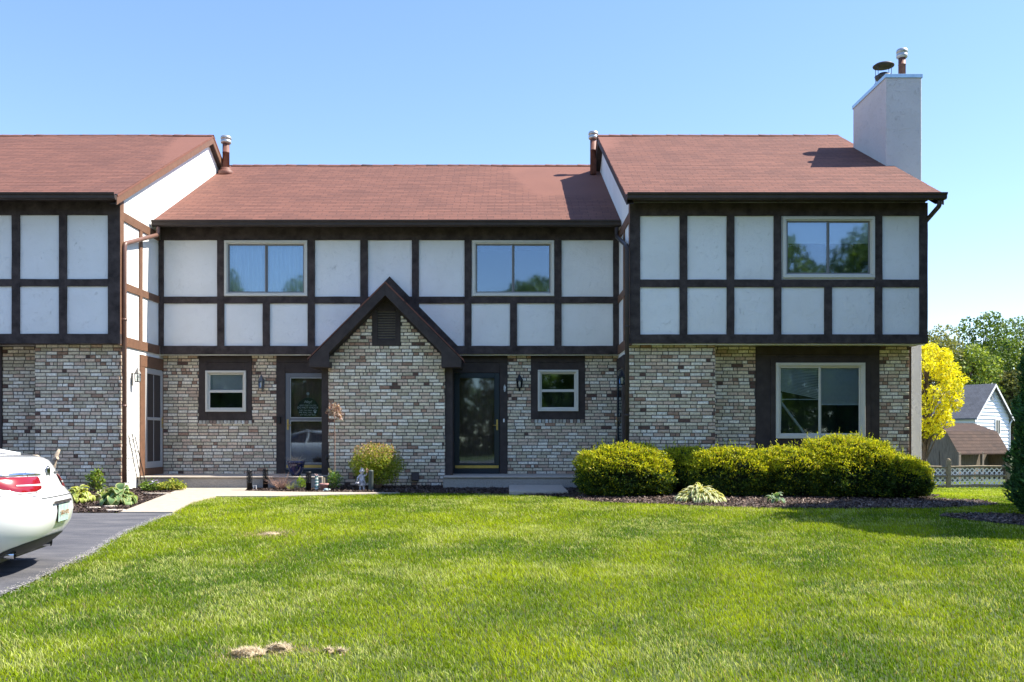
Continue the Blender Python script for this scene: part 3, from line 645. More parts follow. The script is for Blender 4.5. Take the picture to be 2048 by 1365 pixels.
def panel(parent, fr, h, holes, n1=.02, name='wood_panel', m=None):
    """dark board surround: stiles, rails and header with thin joints"""
    o = MB(); u0, u1, z0, z1 = h
    q = holes[0]
    o.box(fr, u0, q[0], -.05, n1, z0, z1-.15); o.box(fr, q[1], u1, -.05, n1, z0, z1-.15)
    if q[2] > z0+.01: o.box(fr, q[0], q[1], -.05, n1-.003, z0, q[2])
    o.box(fr, q[0], q[1], -.05, n1-.003, q[3], z1-.153); o.box(fr, u0, u1, -.05, n1+.004, z1-.15, z1-.002)
    return o.build(name, m or M['trim'], parent, bevel=.005)
ww1 = (PX(412, YL), PX(493, YL), PZ(824, YL), PZ(742, YL)); ww2 = (PX(1075.5, YL), PX(1156.5, YL), PZ(823, YL), PZ(740.5, YL))
o = MB()
for k, w_, dr in (('win1', ww1, 'blind'), ('win2', ww2, 'none')):
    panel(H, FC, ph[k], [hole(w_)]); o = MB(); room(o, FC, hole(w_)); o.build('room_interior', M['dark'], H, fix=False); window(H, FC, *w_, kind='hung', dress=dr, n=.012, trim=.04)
d1 = (PX(571, YL), PX(571, YL)+.915, ZST+.09, ZST+.09+2.04); d2 = (PX(908.5, YL), PX(999, YL), ZST+.08, ZST+.08+2.05)
for k, d_, mm, mid, hs in (('door1', d1, M['doorgrey'], PZ(839, YL), -1), ('door2', d2, M['doornavy'], None, 1)):
    p0 = ph[k] if k == 'door2' else (ph[k][0], d1[1]+.12, ph[k][2], ph[k][3])
    panel(H, FC, p0, [(d_[0]-.004, d_[1]+.004, ZST+.0, d_[3]+.004)], name='door_surround')
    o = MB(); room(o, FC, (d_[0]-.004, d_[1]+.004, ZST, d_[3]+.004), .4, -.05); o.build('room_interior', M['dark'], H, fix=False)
    D = stormdoor(H, FC, *d_, -.03, mm, mid=mid, hside=hs)
    q = MB(); q.box(FC, d_[0], d_[1], -.16, .03, ZST+.001, ZST+.085); q.build('door_sill', M['doornavy'], H, bevel=.004)
# small brick gable bay
YB = -.6; FB = FY(YB); bx0, bx1 = PX(657.5, YB), PX(889, YB); bxc = (bx0+bx1)/2
zsh = PZ(717, YB); zap = zsh+(bx1-bx0)/2*1.0
def clipg(z):
    if z < zsh: return (bx0, bx1)
    t = (zap-z)/(zap-zsh); return (bxc-(bx1-bx0)/2*t, bxc+(bx1-bx0)/2*t)
vt = (PX(744.3, YB), PX(801, YB), PZ(692.5, YB), PZ(600, YB))
mb = MB(); mb.col = []; bricks(mb, FB, bx0, bx1, -.05, -.05+.0677*round((zap+.05)/.0677), [vt], clip=clipg, seed=12)
n0 = len(mb.v)
mb.face([FB(bx0, -.002, -.05), FB(bx1, -.002, -.05), FB(bx1, -.002, zsh), FB(bxc, -.002, zap), FB(bx0, -.002, zsh)], 0)
mb.col += [(.2, .2, .2)]*(len(mb.v)-n0)
# right return of the bay in brick, left return too
for X_, n_ in ((bx1, 1), (bx0, -1)):
    fs = Fr((X_, 0, 0), (0, 1, 0), (n_, 0, 0)); bricks(mb, fs, YB, YL-.0, -.05, zsh, seed=31+n_)
    n0 = len(mb.v); mb.face([fs(YB, -.002, -.05), fs(YL, -.002, -.05), fs(YL, -.002, zsh), fs(YB, -.002, zsh)], 0); mb.col += [(.2, .2, .2)]*(len(mb.v)-n0)
mb.build('brick_gable', [M['mortar'], M['brick']], H)
for a, b in ((642.5, 657), (889.5, 905)):
    o = MB(); o.box(FB, PX(a, YB), PX(b, YB), -.2, -.03, ZST+.001, PZ(733, YB)); o.build('corner_post', M['trim'], H, bevel=.004)
YK = -.93; FK = FY(YK); cxk = PX(770.3, YK); hwk = PX(925, YK)-cxk; zpk = PZ(564, YK); zlo = PZ(717.5, YK); zbt = PZ(735, YK); inn = PX(658, YK)-cxk; zin = PZ(706, YK); zia = PZ(591, YK)
for s in (-1, 1):
    o = MB(); P = [(cxk, zia), (cxk, zpk-.02), (cxk+s*(hwk-.02), zlo-.01), (cxk+s*(hwk-.03), zbt), (cxk+s*abs(inn), zbt), (cxk+s*abs(inn), zin)]
    o.prism(FK, P, -.045, 0); o.build('rake_board', M['trim'], H, bevel=.004)
    # roof plane of the bay, real shingles
    o = MB(); P = [(cxk-s*0, zpk+.012), (cxk+s*(hwk+.01), zlo-.0), (cxk+s*(hwk+.01), zlo-.03), (cxk, zpk-.025)]
    o.prism(FK, P, -.88, .012); o.build('gable_roof', M['shingle'], H, uv=[(p[0]*.3, .5) for p in o.v])
    # soffit closing board between rake and brick
    o = MB(); P = [(cxk, zia+.03), (cxk+s*(abs(inn)+.02), zin+.03), (cxk+s*(abs(inn)+.02), zin+.005), (cxk, zia+.004)]
    o.prism(FK, P, -.36, -.047); o.build('gable_soffit', M['trim'], H)
    o = MB(); P = [(bxc, zap+.22), (bxc+s*(bx1-bx0)/2*1.04, zsh+.17), (bxc+s*(bx1-bx0)/2*1.02, zsh-.02), (bxc, zap-.0)]
    o.prism(FB, P, -.04, .022); o.build('frieze_board', M['trim'], H)
    # side cheek under the eave
    o = MB(); a = sorted((cxk+s*abs(inn), cxk+s*(hwk-.035))); o.box(FK, a[0], a[1], -.93, -.047, zbt+.003, zlo-.06); o.build('eave_box', M['trim'], H)
    # flashing board lying along the stucco above the bay roof
    o = MB(); xa = PX(779.8); za_ = PZ(554); xe = PX(916) if s > 0 else xa-(PX(916)-xa); ze_ = PZ(693)
    o.prism(F0, [(xa, za_), (xe, ze_), (xe-s*.22, ze_), (xa, za_-.26)], -.01, .05); o.build('flashing_board', M['beam'], H)
o = MB()
o.box(FB, vt[0], PX(755.5, YB), -.03, .024, vt[2], PZ(633, YB)+.1); o.box(FB, PX(791, YB), vt[1], -.03, .024, vt[2], PZ(633, YB)+.1); o.box(FB, PX(755.5, YB), PX(791, YB), -.03, .024, vt[2], PZ(680, YB))
xa, xb, zt_ = PX(755.5, YB), PX(791, YB), PZ(623, YB); o.prism(FB, [(xa, zt_), (xb, zt_), (xb, zt_+.06), (bxc, zap-.02), (xa, zt_+.06)], -.03, .024)
VT = o.build('gable_vent', M['trim'], H, bevel=.003)
o = MB(); zz = PZ(679, YB)
while zz < zt_-.01:
    o.raw([FB(xa, .012, zz), FB(xb, .012, zz), FB(xb, -.03, zz+.045), FB(xa, -.03, zz+.045), FB(xa, .012, zz-.007), FB(xb, .012, zz-.007), FB(xb, -.03, zz+.038), FB(xa, -.03, zz+.038)], [(0, 1, 2, 3), (4, 5, 6, 7), (0, 1, 5, 4)]); zz += .052
o.build('louvers', M['trim'], VT, fix=False)
o = MB(); o.box(FB, xa, xb, -.06, -.05, PZ(680, YB), zt_); o.build('vent_backing', M['black'], VT)
# roof of the centre house
slope('roof', H, xL+.0, xR-.0, -.4, ZE_C, YR_C, ZR_C, M['shingle'])
slope('rear_roof', H, xL, xR, 9.84, ZE_C, YR_C, ZR_C, M['shingle'], exposure=.6)
gutter(H, PX(305, -.45), PX(1241, -.45)+.0, -.41, ZE_C-.0)
o = MB(); o.box(F0, xL, xR, -.0, .40, ztop1+.062, ztop1+.075); o.box(F0, xL, xR, .385, .405, ztop1+.0, ZE_C-.03); o.build('soffit', M['trim'], H)
o = MB(); o.box(W0, xL, xR, 9.3, 9.4, 0, ZE_C); o.build('rear_wall', M['stucco'], H)
# ================================================================ FRONT BLOCKS
YU, YF, YR_ = -2.0, -1.8, -1.4
def gable(parent, fr, m):     # side wall from front to back incl. gable (u = Y)
    o = MB(); bt = zbot0+0.0
    o.face([fr(YU, 0, bt), fr(8.8, 0, bt), fr(8.8, 0, ZE_F), fr(YR_F, 0, ZR_F-.02), fr(YU-.0, 0, ZE_F+.19)])
    return o
def side_timbers(H_, fr, cor):
    zb0, zb1 = zbot0, zbot1; yv = -1.0
    ztb0, ztb1 = PZ(438.7, -2.0)+.0, PZ(421.1, -2.0)
    beam('timber_beam', H_, fr, YU+.06, -.04, ztb0, ztb1, n1=.028, m=M['brownlit'])
    beam('timber_beam', H_, fr, YU+.06, -.04, zmid0, zmid1, n1=.028, m=M['brownlit'])
    beam('timber_beam', H_, fr, YU+.06, -.04, zb0, zb1, n1=.030, m=M['brownlit'])
    for a, b in ((zb1, zmid0), (zmid1, ztb0)): beam('timber_beam', H_, fr, yv-.07, yv+.07, a, b, n1=.026, m=M['brownlit'])
    beam('timber_beam', H_, fr, YU-.03, YU+.14, zb0, ZE_F+.0, n1=.033, m=M['brownlit'])
def rake(H_, x, sgn, xin):
    """fascia and soffit along both gable slopes, at overhang x, wall at xin"""
    for (ya, za, yb, zb) in ((-2.4, ZE_F, YR_F, ZR_F), (8.8, ZE_F, YR_F, ZR_F)):
        fr = Fr((0, 0, 0), (0, 1, 0), (1, 0, 0)); o = MB()
        o.prism(fr, [(ya, za-.012), (yb, zb-.012), (yb, zb-.20), (ya, za-.20)], x-sgn*.02, x); o.build('rake_board', M['brownlit'] if sgn > 0 else M['trim'], H_)  # boards facing the sun get the sun-lightened brown, the others the dark one
        o = MB(); o.prism(fr, [(ya, za-.17), (yb, zb-.17), (yb, zb-.185), (ya, za-.185)], min(x-sgn*.02, xin), max(x-sgn*.02, xin)); o.build('rake_soffit', M['trim'], H_)
def side_entry(H_, fr, sunny):
    """ground floor of a side wall: stucco, door surround, storm door"""
    y0, y1 = 18.8-CD, 19.76-CD; zt = ZST+.09+2.04
    ho = (y0-.0, y1+.0, ZST, zt)
    o = MB(); gridwall(o, fr, YF+.02, YL+.3, -.1, zbot0, [ho]); o.build('side_stucco', M['stucco'], H_, fix=False)
    o = MB(); room(o, fr, ho, .5); o.build('room_interior', M['dark'], H_, fix=False)
    o = MB(); mm = M['brownlit'] if sunny else M['trim']  # surround colour carries the light: lighter brown in sun, dark in shade
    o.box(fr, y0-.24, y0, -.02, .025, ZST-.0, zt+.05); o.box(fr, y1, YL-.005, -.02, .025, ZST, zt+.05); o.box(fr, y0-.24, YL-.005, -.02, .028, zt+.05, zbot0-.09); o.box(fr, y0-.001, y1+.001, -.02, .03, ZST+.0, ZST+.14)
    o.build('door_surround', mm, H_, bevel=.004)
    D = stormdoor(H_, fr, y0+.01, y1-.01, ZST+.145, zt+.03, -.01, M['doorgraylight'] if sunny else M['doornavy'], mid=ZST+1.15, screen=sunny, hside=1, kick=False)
    if sunny:
        q = MB(); q.box(fr, (y0+y1)/2-.012, (y0+y1)/2+.012, -.015, .012, ZST+.28, zt-.08); q.build('center_stile', M['doorgraylight'], D)
def downspout(H_, pts, m, r=.042):
    o = MB(); P = [Vector(p) for p in pts]; Q = [P[0]]
    for i in range(1, len(P)-1):     # rounded elbows
        a, b, c = P[i-1], P[i], P[i+1]; d1_ = (a-b).normalized(); d2_ = (c-b).normalized(); e = min(.09, (a-b).length*.45, (c-b).length*.45)
        for t in (0, .25, .5, .75, 1): Q.append((b+d1_*e)*(1-t)**2+b*2*t*(1-t)+(b+d2_*e)*t*t)
    Q.append(P[-1]); o.tube(Q, r, seg=10)
    for q in (Q[-1]+(P[-2]-P[-1])*.33, Q[-1]+(P[-2]-P[-1])*.7): o.tube([q+Vector((0, 0, -.02)), q+Vector((0, 0, .02))], r*1.16, seg=10)
    return o.build('downspout', m, H_)
# ---------------- left block
HL = thing('townhouse', (-9, 0, 0), 'left townhouse cut by the photo edge, its white side wall in full sun', 'townhouse', 'joined townhouses')
FU, FF, FRR = FY(YU), FY(YF), FY(YR_)
XLE = -16.0
def T(px): return PX(px, YU)
zm0f, zm1f = PZ(573.3, YU), PZ(559, YU); zb0f, zb1f = PZ(688, YU), PZ(668.5, YU); zt0f, zt1f = PZ(431, YU), PZ(409, YU)
wl = (T(-255), T(-75), PZ(557, YU), PZ(433, YU))
o = gable(HL, FL, M['stucco']); gridwall(o, FU, XLE, xL, zb0f-.0, ZE_F-.03, [hole(wl)]); o.face([FU(XLE, 0, zb0f+.02), FU(xL, 0, zb0f+.02), FU(xL, -.7, zb0f+.02), FU(XLE, -.7, zb0f+.02)]); o.build('stucco_wall', M['stucco'], HL, fix=False)
o = MB(); room(o, FU, hole(wl)); o.build('room_interior', M['dark'], HL, fix=False); window(HL, FU, *wl, dress='curtain')
beam('timber_beam', HL, FU, XLE, xL+.03, zt0f, zt1f+.04, n1=.036); beam('timber_beam', HL, FU, XLE, xL+.036, zb0f, zb1f, n0=-.2, n1=.040)
vb = [(25, 40.6), (119.5, 134.5), (217, 231)]
beam('timber_beam', HL, FU, T(217), xL+.03, zb1f, zt0f, n1=.034)
for a, b in vb[:2]: beam('timber_beam', HL, FU, T(a), T(b), zb1f, zt0f, n1=.034)
for k in range(1, 8):
    a, b = 25-94*k, 40.6-94*k
    if k in (2,): beam('timber_beam', HL, FU, T(a), T(b), zb1f, zm0f, n1=.034)
    else: beam('timber_beam', HL, FU, T(a), T(b), zb1f, zt0f, n1=.034)
ed = [217, 134.5, 119.5, 40.6, 25]
for a, b in ((134.5, 217), (40.6, 119.5), (-53.4, 25), (-241.4, -69), (-335, -257)): beam('timber_beam', HL, FU, T(a)-.002, T(b)+.002, zm0f, zm1f, n1=.030)
lx0, lx1 = PX(70, YF), PX(243, YF)+.0
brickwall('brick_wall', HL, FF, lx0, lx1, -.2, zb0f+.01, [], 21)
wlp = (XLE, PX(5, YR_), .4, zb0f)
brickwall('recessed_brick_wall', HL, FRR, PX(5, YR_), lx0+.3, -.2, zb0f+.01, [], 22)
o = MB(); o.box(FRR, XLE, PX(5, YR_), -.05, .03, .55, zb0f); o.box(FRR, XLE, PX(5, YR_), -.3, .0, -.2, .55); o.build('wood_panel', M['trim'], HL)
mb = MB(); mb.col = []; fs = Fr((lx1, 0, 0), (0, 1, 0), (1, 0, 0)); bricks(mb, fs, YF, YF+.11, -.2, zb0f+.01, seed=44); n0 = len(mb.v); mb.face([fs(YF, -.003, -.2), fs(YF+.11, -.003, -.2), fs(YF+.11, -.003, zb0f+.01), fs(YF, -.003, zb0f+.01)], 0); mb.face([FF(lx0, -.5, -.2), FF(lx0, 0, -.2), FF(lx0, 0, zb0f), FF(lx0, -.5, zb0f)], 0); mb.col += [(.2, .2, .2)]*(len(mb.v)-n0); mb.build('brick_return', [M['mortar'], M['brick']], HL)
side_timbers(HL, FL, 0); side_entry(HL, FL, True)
XLR = PX(235, -2.4)
slope('roof', HL, XLE, XLR, -2.4, ZE_F, YR_F, ZR_F, M['shingle']); slope('rear_roof', HL, XLE, XLR, 8.8, ZE_F, YR_F, ZR_F, M['shingle'], exposure=.6)
rake(HL, XLR-.01, 1, xL); gutter(HL, XLE, XLR-.01, -2.41, ZE_F)
o = MB(); o.box(FU, XLE, xL, .0, .40, zt1f+.042, zt1f+.055); o.box(FU, XLE, xL, .385, .405, zt1f-.02, ZE_F-.03); o.build('soffit', M['trim'], HL)
o = MB(); o.box(W0, XLE, xL-.01, 8.7, 8.79, 0, ZE_F); o.box(W0, XLE, XLE+.1, -1.9, 8.7, 0, ZE_F); o.build('rear_wall', M['stucco'], HL)
yd = 7.27*FPX/770-CD; xd = -7.27
downspout(HL, [(-7.18, -.47, PZ(455, -.45)), (-7.18, -.47, PZ(470, -.47)), (xd, yd+.02, PZ(487, yd)), (xd, yd, PZ(500, yd)), (xd, yd, PZ(966, yd))], M['spout'])
# ---------------- right block
HR = thing('townhouse', (5, 0, 0), 'right end townhouse with picture window and tall stucco chimney', 'townhouse', 'joined townhouses')
XRE = 7.82
wr = (T(1565), T(1748.5), PZ(556.5, YU), PZ(434.5, YU))
o = gable(HR, FRt, M['stucco']); gridwall(o, FU, xR, XRE, zb0f-.02, ZE_F-.03, [hole(wr)]); o.face([FU(xR, 0, zb0f+.02), FU(XRE, 0, zb0f+.02), FU(XRE, -.7, zb0f+.02), FU(xR, -.7, zb0f+.02)])
FRE = Fr((XRE, 0, 0), (0, 1, 0), (1, 0, 0)); o.face([FRE(YU, 0, zb0f), FRE(8.8, 0, zb0f), FRE(8.8, 0, ZE_F), FRE(YR_F, 0, ZR_F-.02), FRE(YU, 0, ZE_F+.19)]); o.face([FRE(YR_, -.01, -.8), FRE(8.8, -.01, -.8), FRE(8.8, -.01, zb0f), FRE(YR_, -.01, zb0f)])
o.build('stucco_wall', M['stucco'], HR, fix=False)
o = MB(); room(o, FU, hole(wr)); o.build('room_interior', M['dark'], HR, fix=False); window(HR, FU, *wr, dress='blind')
zt0r, zt1r = PZ(432.5, YU), PZ(411, YU); zm0r, zm1r = PZ(575, YU), PZ(560, YU); zb0r, zb1r = zb0f, PZ(669.5, YU)
beam('timber_beam', HR, FU, xR-.03, XRE+.03, zt0r, zt1r+.04, n1=.036); beam('timber_beam', HR, FU, xR-.036, XRE+.036, zb0r, zb1r, n0=-.2, n1=.040)
vr = [(1359, 1374), (1453, 1468), (1547, 1562), (1749, 1763.5)]
beam('timber_beam', HR, FU, xR-.03, T(1280), zb1r, zt0r, n1=.034); beam('timber_beam', HR, FU, T(1838), XRE+.03, zb1r, zt0r, n1=.034)
for a, b in vr: beam('timber_beam', HR, FU, T(a), T(b), zb1r, zt0r, n1=.034)
beam('timber_beam', HR, FU, T(1648), T(1663), zb1r, zm0r, n1=.034)
for a, b in ((1280, 1359), (1374, 1453), (1468, 1547), (1562, 1749), (1763.5, 1838)): beam('timber_beam', HR, FU, T(a)-.002, T(b)+.002, zm0r, zm1r, n1=.030)
rx0, rx1 = PX(1258, YF), PX(1430, YF)
brickwall('brick_wall', HR, FF, rx0, rx1, -.2, zb0f+.01, [], 23)
pw = (PX(1511, YR_), PX(1758, YR_), .0, zb0f)
rxe = PX(1818, YR_)
brickwall('recessed_brick_wall', HR, FRR, rx1-.3, rxe, -.3, zb0f+.01, [pw], 24)
wp = (PX(1550, YR_), PX(1727.5, YR_), PZ(877.5, YR_), PZ(726.5, YR_))
panel(HR, FRR, (pw[0], pw[1], pw[2], pw[3]), [hole(wp)], n1=.03)
o = MB(); q = (PX(1540, YR_), PX(1739, YR_), PZ(890, YR_), PZ(716, YR_)); h_ = hole(wp)
for a, b, c, d in ((q[0], q[1], h_[3], q[3]), (q[0], q[1], q[2], h_[2]), (q[0], h_[0], h_[2], h_[3]), (h_[1], q[1], h_[2], h_[3])): o.box(FRR, a, b, .03, .05, c, d)
o.build('window_surround', M['trim'], HR, bevel=.003)
o = MB(); room(o, FRR, hole(wp), 1.4); o.build('room_interior', M['dark'], HR, fix=False); PW = window(HR, FRR, *wp, dress='blind', n=.045, twist=True, name='picture_window')[0]
o = MB(); o.tube([FRR(PX(1568, YR_), -.2, PZ(785, YR_)), FRR(PX(1566, YR_), -.2, PZ(860, YR_))], .022, seg=6); o.tube([FRR(PX(1570, YR_), -.25, PZ(805, YR_)), FRR(PX(1616, YR_), -.25, PZ(866, YR_))], .025, seg=6); o.build('blind_rail', M['blind'], PW)
mb = MB(); mb.col = []
for X_, n_ in ((rx0, -1), (rx1, 1)):
    mb = MB(); mb.col = []
    fs = Fr((X_, 0, 0), (0, 1, 0), (n_, 0, 0)); e = YF+(.11 if n_ < 0 else .4); bricks(mb, fs, YF, e, -.2, zb0f+.01, seed=50+n_); n0 = len(mb.v); mb.face([fs(YF, -.003, -.2), fs(e, -.003, -.2), fs(e, -.003, zb0f+.01), fs(YF, -.003, zb0f+.01)], 0); mb.col += [(.2, .2, .2)]*(len(mb.v)-n0)
    mb.build('brick_return', [M['mortar'], M['brick']], HR)
o = MB(); o.box(FRR, rxe, XRE-.005, -.05, .0, -.8, zb0f); o.build('corner_board', M['brownlit'], HR)
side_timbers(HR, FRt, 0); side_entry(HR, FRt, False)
XRL, XRR = PX(1252, -2.4), PX(1889, -2.4)
slope('roof', HR, XRL, XRR, -2.4, ZE_F, YR_F, ZR_F, M['shingle']); slope('rear_roof', HR, XRL, XRR, 8.8, ZE_F, YR_F, ZR_F, M['shingle'], exposure=.6)
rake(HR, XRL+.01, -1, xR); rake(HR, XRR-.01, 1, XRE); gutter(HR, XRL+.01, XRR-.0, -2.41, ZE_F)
o = MB(); o.box(FU, xR, XRE, .0, .40, zt1f+.042, zt1f+.055); o.box(FU, xR, XRE, .385, .405, zt1f-.02, ZE_F-.03); o.build('soffit', M['trim'], HR)
o = MB(); o.box(W0, xR+.01, XRE-.01, 8.7, 8.79, -.8, ZE_F); o.build('rear_wall', M['stucco'], HR)
yd2 = 2.2*FPX/235-CD
downspout(HR, [(2.19, -.47, PZ(455, -.47)), (2.19, -.47, PZ(474, -.47)), (2.2, yd2+.02, PZ(492, yd2)), (2.2, yd2, PZ(510, yd2)), (2.2, yd2, .0)], M['gutter'])
downspout(HR, [(XRR-.1, -2.42, ZE_F-.1), (XRR-.1, -2.42, PZ(412, -2.4)), (XRE+.07, -1.75, PZ(448, -1.8)), (XRE+.07, -1.7, PZ(470, -1.8)), (XRE+.07, -1.7, zb0f+.2)], M['gutter'])
# chimney
cx0, cx1, cy0, cy1 = 7.835, 8.575, 19.48-CD, 21.34-CD; czt = PZ(152, cy0)
o = MB(); o.box(W0, cx0, cx1, cy0, cy1, -.9, czt)
CH = o.build('chimney', M['stuccogray'], HR, bevel=.01)
o = MB(); o.box(W0, cx0-.02, cx1+.02, cy0-.02, cy1+.02, czt-.045, czt+.035); o.build('chimney_cap', M['flash'], CH, bevel=.004)
def fluepipe(parent, x, y, z0, z1, r, name='vent_pipe', collar=True, mt='rust'):
    o = MB(); o.lathe((x, y, 0), [(r, z0), (r, z0+(z1-z0)*.55), (r*1.04, z0+(z1-z0)*.55), (r*1.04, z0+(z1-z0)*.57), (r, z0+(z1-z0)*.57), (r, z1-.16)], 20)
    if collar: o.lathe((x, y, 0), [(r*2.3, z0-.06), (r*2.2, z0+.06), (r*1.5, z0+.09), (r*1.55, z0+.14), (r*1.03, z0+.15)], 20)
    p = o.build(name, M[mt], parent)
    o = MB(); R_ = r*1.55; o.lathe((x, y, 0), [(r*1.0, z1-.2), (R_*.9, z1-.19), (R_, z1-.17), (R_, z1-.13), (R_*.93, z1-.12), (R_*.93, z1-.09), (R_*1.02, z1-.085), (R_*1.02, z1-.04), (R_*.85, z1-.008), (.001, z1)], 22)
    o.build('vent_cap', M['greymetal'], p); return p
fluepipe(CH, PX(1804, .4), .4, czt, PZ(98.5, .4), .075, 'flue_pipe', False)
x_, y_ = PX(1767, 1.2), 1.2
o = MB(); o.lathe((x_, y_, 0), [(.15, czt), (.15, czt+.28), (.21, czt+.30), (.2, czt+.33), (.11, czt+.40), (.17, czt+.43), (.19, czt+.50), (.1, czt+.53), (.1, czt+.56)], 22)
FP = o.build('spark_arrestor', M['darkmetal'], CH)
zz = PZ(133, 1.2); o = MB(); o.lathe((x_, y_, 0), [(.225, zz-.01), (.23, zz+.01), (.18, zz+.045), (.001, zz+.075)], 26)
for k in range(4): a = k*math.pi/2+.6; o.tube([(x_+.2*math.cos(a), y_+.2*math.sin(a), zz), (x_+.19*math.cos(a), y_+.19*math.sin(a), czt+.18)], .007, seg=5)
o.build('rain_cap', M['darkmetal'], FP)
def zroofc(y): return ZE_C+PITCH*(y+.4)
fluepipe(H, PX(452, 3.9), 3.9, zroofc(3.8)+.02, PZ(272.5, 3.9), .085)
fluepipe(H, PX(1186.5, 3.7), 3.7, zroofc(3.7)+.0, PZ(263.5, 3.7), .078, collar=False)
# dryer vent, doorbell, number plate
o = MB(); u0, u1, z0, z1 = PX(823, YB), PX(838, YB), PZ(962, YB), PZ(946, YB)
o.prism(Fr((u0, 0, 0), (0, -1, 0), (1, 0, 0)), [(-YB+.0, z0), (-YB+.09, z0+.01), (-YB+.05, z1), (-YB, z1)], 0, u1-u0); o.build('dryer_vent', M['gutter'], H, bevel=.004)
o = MB(); o.box(FC, PX(1006.3, YL), PX(1009.2, YL), .024, .034, PZ(845, YL), PZ(838, YL)); o.build('doorbell', M['whiteplastic'], H, bevel=.003)
o = MB(); u = PX(1009.5, YL); o.lathe((u, YL-.02, 0), [(0, 0)], 3) if False else None
o.prism(FC, [(u+.022*math.cos(t), PZ(777, YL)+.075*math.sin(t)) for t in np.linspace(0, 2*math.pi, 16, endpoint=False)], .024, .032); NP = tag(o.build('number_plate', M['whiteplastic']), 'small white oval number plate beside the right front door', 'plate')
def text(s, size, M4, m, name, parent=None, depth=.001, align='CENTER', shear=0):
    cu = bpy.data.curves.new('t', 'FONT'); cu.body = s; cu.size = size; cu.align_x = align; cu.align_y = 'CENTER'; cu.extrude = depth; cu.shear = shear
    ob = bpy.data.objects.new('t', cu); dg = bpy.context.evaluated_depsgraph_get(); C.objects.link(ob); dg.update()
    me = bpy.data.meshes.new_from_object(ob.evaluated_get(bpy.context.evaluated_depsgraph_get())); bpy.data.objects.remove(ob)
    me.name = name; me.materials.clear(); me.materials.append(m); o = bpy.data.objects.new(name, me); C.objects.link(o); o.matrix_world = M4
    if parent: o.parent = parent
    return o
MF = lambda x, y, z: Matrix.Translation((x, y, z)) @ Matrix.Rotation(R(90), 4, 'X')
for k, ch in enumerate('73'): text(ch, .075, MF(u, YL-.034, PZ(777, YL)+.032-.062*k), M['black'], 'digit', NP)
# mailbox beside the left door
o = MB(); o.box(FC, PX(556, YL), PX(562, YL), .024, .075, PZ(847, YL), PZ(835, YL)); o.box(FC, PX(555.5, YL), PX(562.5, YL), .02, .085, PZ(836, YL), PZ(834, YL)); tag(o.build('mailbox', M['black'], bevel=.004), 'small black letter box beside the left front door', 'mailbox')
# round warning sign hung inside the left storm door
ys = YL+.075; us, zs_ = PX(616, ys), PZ(817, ys); 
o = MB(); o.prism(FY(ys), [(us+.222*math.cos(t), max(zs_+.222*math.sin(t), zs_-.19)) for t in np.linspace(-math.pi, math.pi, 48, endpoint=False)], 0, .008); SG = tag(o.build('round_sign', M['black']), 'round black sign with white lettering hung inside the left front door glass', 'sign')
for s_t, sz, dz, dx, sh in (('Hey!', .085, .135, 0, .3), ('CRAZY DOGS LIVE HERE', .033, .062, 0, 0), ('DO NOT KNOCK', .056, .012, 0, 0), ('THEY WILL BARK', .036, -.045, -.045, 0), ('WE WILL YELL', .046, -.092, -.045, 0), ('SHIT WILL GET REAL', .036, -.142, 0, 0)):
    text(s_t, sz, MF(us+dx, ys-.009, zs_+dz), M['whiteplastic'], 'lettering', SG, shear=sh)
o = MB()
for a, b, r_ in ((0, -.012, .026), (-.03, .018, .010), (-.011, .032, .011), (.013, .032, .011), (.031, .017, .010)): o.prism(FY(ys-.008), [(us+.15+a+r_*math.cos(t), zs_-.07+b+r_*math.sin(t)) for t in np.linspace(0, 6.28, 12, endpoint=False)], 0, .002)
o.build('paw_print', M['whiteplastic'], SG)
o = MB(); o.tube([(us, ys-.004, zs_+.3), (us, ys-.004, zs_+.215)], .004, seg=5); o.prism(FY(ys), [(us+.03*math.cos(t), zs_+.31+.03*math.sin(t)) for t in np.linspace(0, 6.28, 16, endpoint=False)], 0, .012); o.build('sign_hook', M['greymetal'], SG)
# ---------------- lanterns
def lantern(p, nrm, h, wd, label, mt='lampgray'):
    """arm plate > body, glass, bulb; p = wall point at lamp middle"""
    n = Vector(nrm); s = Vector((n.y, -n.x, 0)); p = Vector(p)
    t = thing('wall_lantern', p, label, 'lamp', 'wall lanterns by the doors', True); c = n*.11; r = wd/2
    def q(mb, name, m, par, **k): o = mb.build(name, m, par, **k); return o
    o = MB(); fr = Fr((0, 0, 0), s, n); o.box(fr, -.02, .02, 0, .012, -h*.5, h*.2); o.tube([n*.01+Vector((0, 0, h*.1)), n*.06+Vector((0, 0, h*.16)), c+Vector((0, 0, h*.14))], .008, seg=6); o.build('wall_bracket', M[mt], t)
    o = MB(); o.lathe(c, [(r*1.15, h*.12), (r*1.1, h*.15), (r*.55, h*.33), (r*.15, h*.46), (.004, h*.5)], 6, sm=False)
    o.lathe(c, [(r*.9, -h*.30), (r*.9, -h*.27), (r*.3, -h*.27)], 6, sm=False); o.lathe(c, [(r*.9, -h*.33), (r*.95, -h*.30), (.01, -h*.3)], 6, sm=False)
    for k in range(6): a = k*math.pi/3; d = Vector((math.cos(a), math.sin(a), 0))*r*.92; o.tube([c+d+Vector((0, 0, -h*.3)), c+d*1.1+Vector((0, 0, h*.13))], .005, seg=4)
    B = o.build('lantern_body', M[mt], t)
    o = MB(); o.lathe(c, [(r*.84, -h*.27), (r*1.0, h*.12)], 6, sm=False); o.build('lantern_glass', M['glassdoor'], B, fix=False)
    o = MB(); o.lathe(c, [(.016, -h*.27), (.018, -h*.1), (.024, -h*.06), (.022, h*.02), (.006, h*.08)], 10); o.build('bulb', M['clearbulb'], B)
    return t
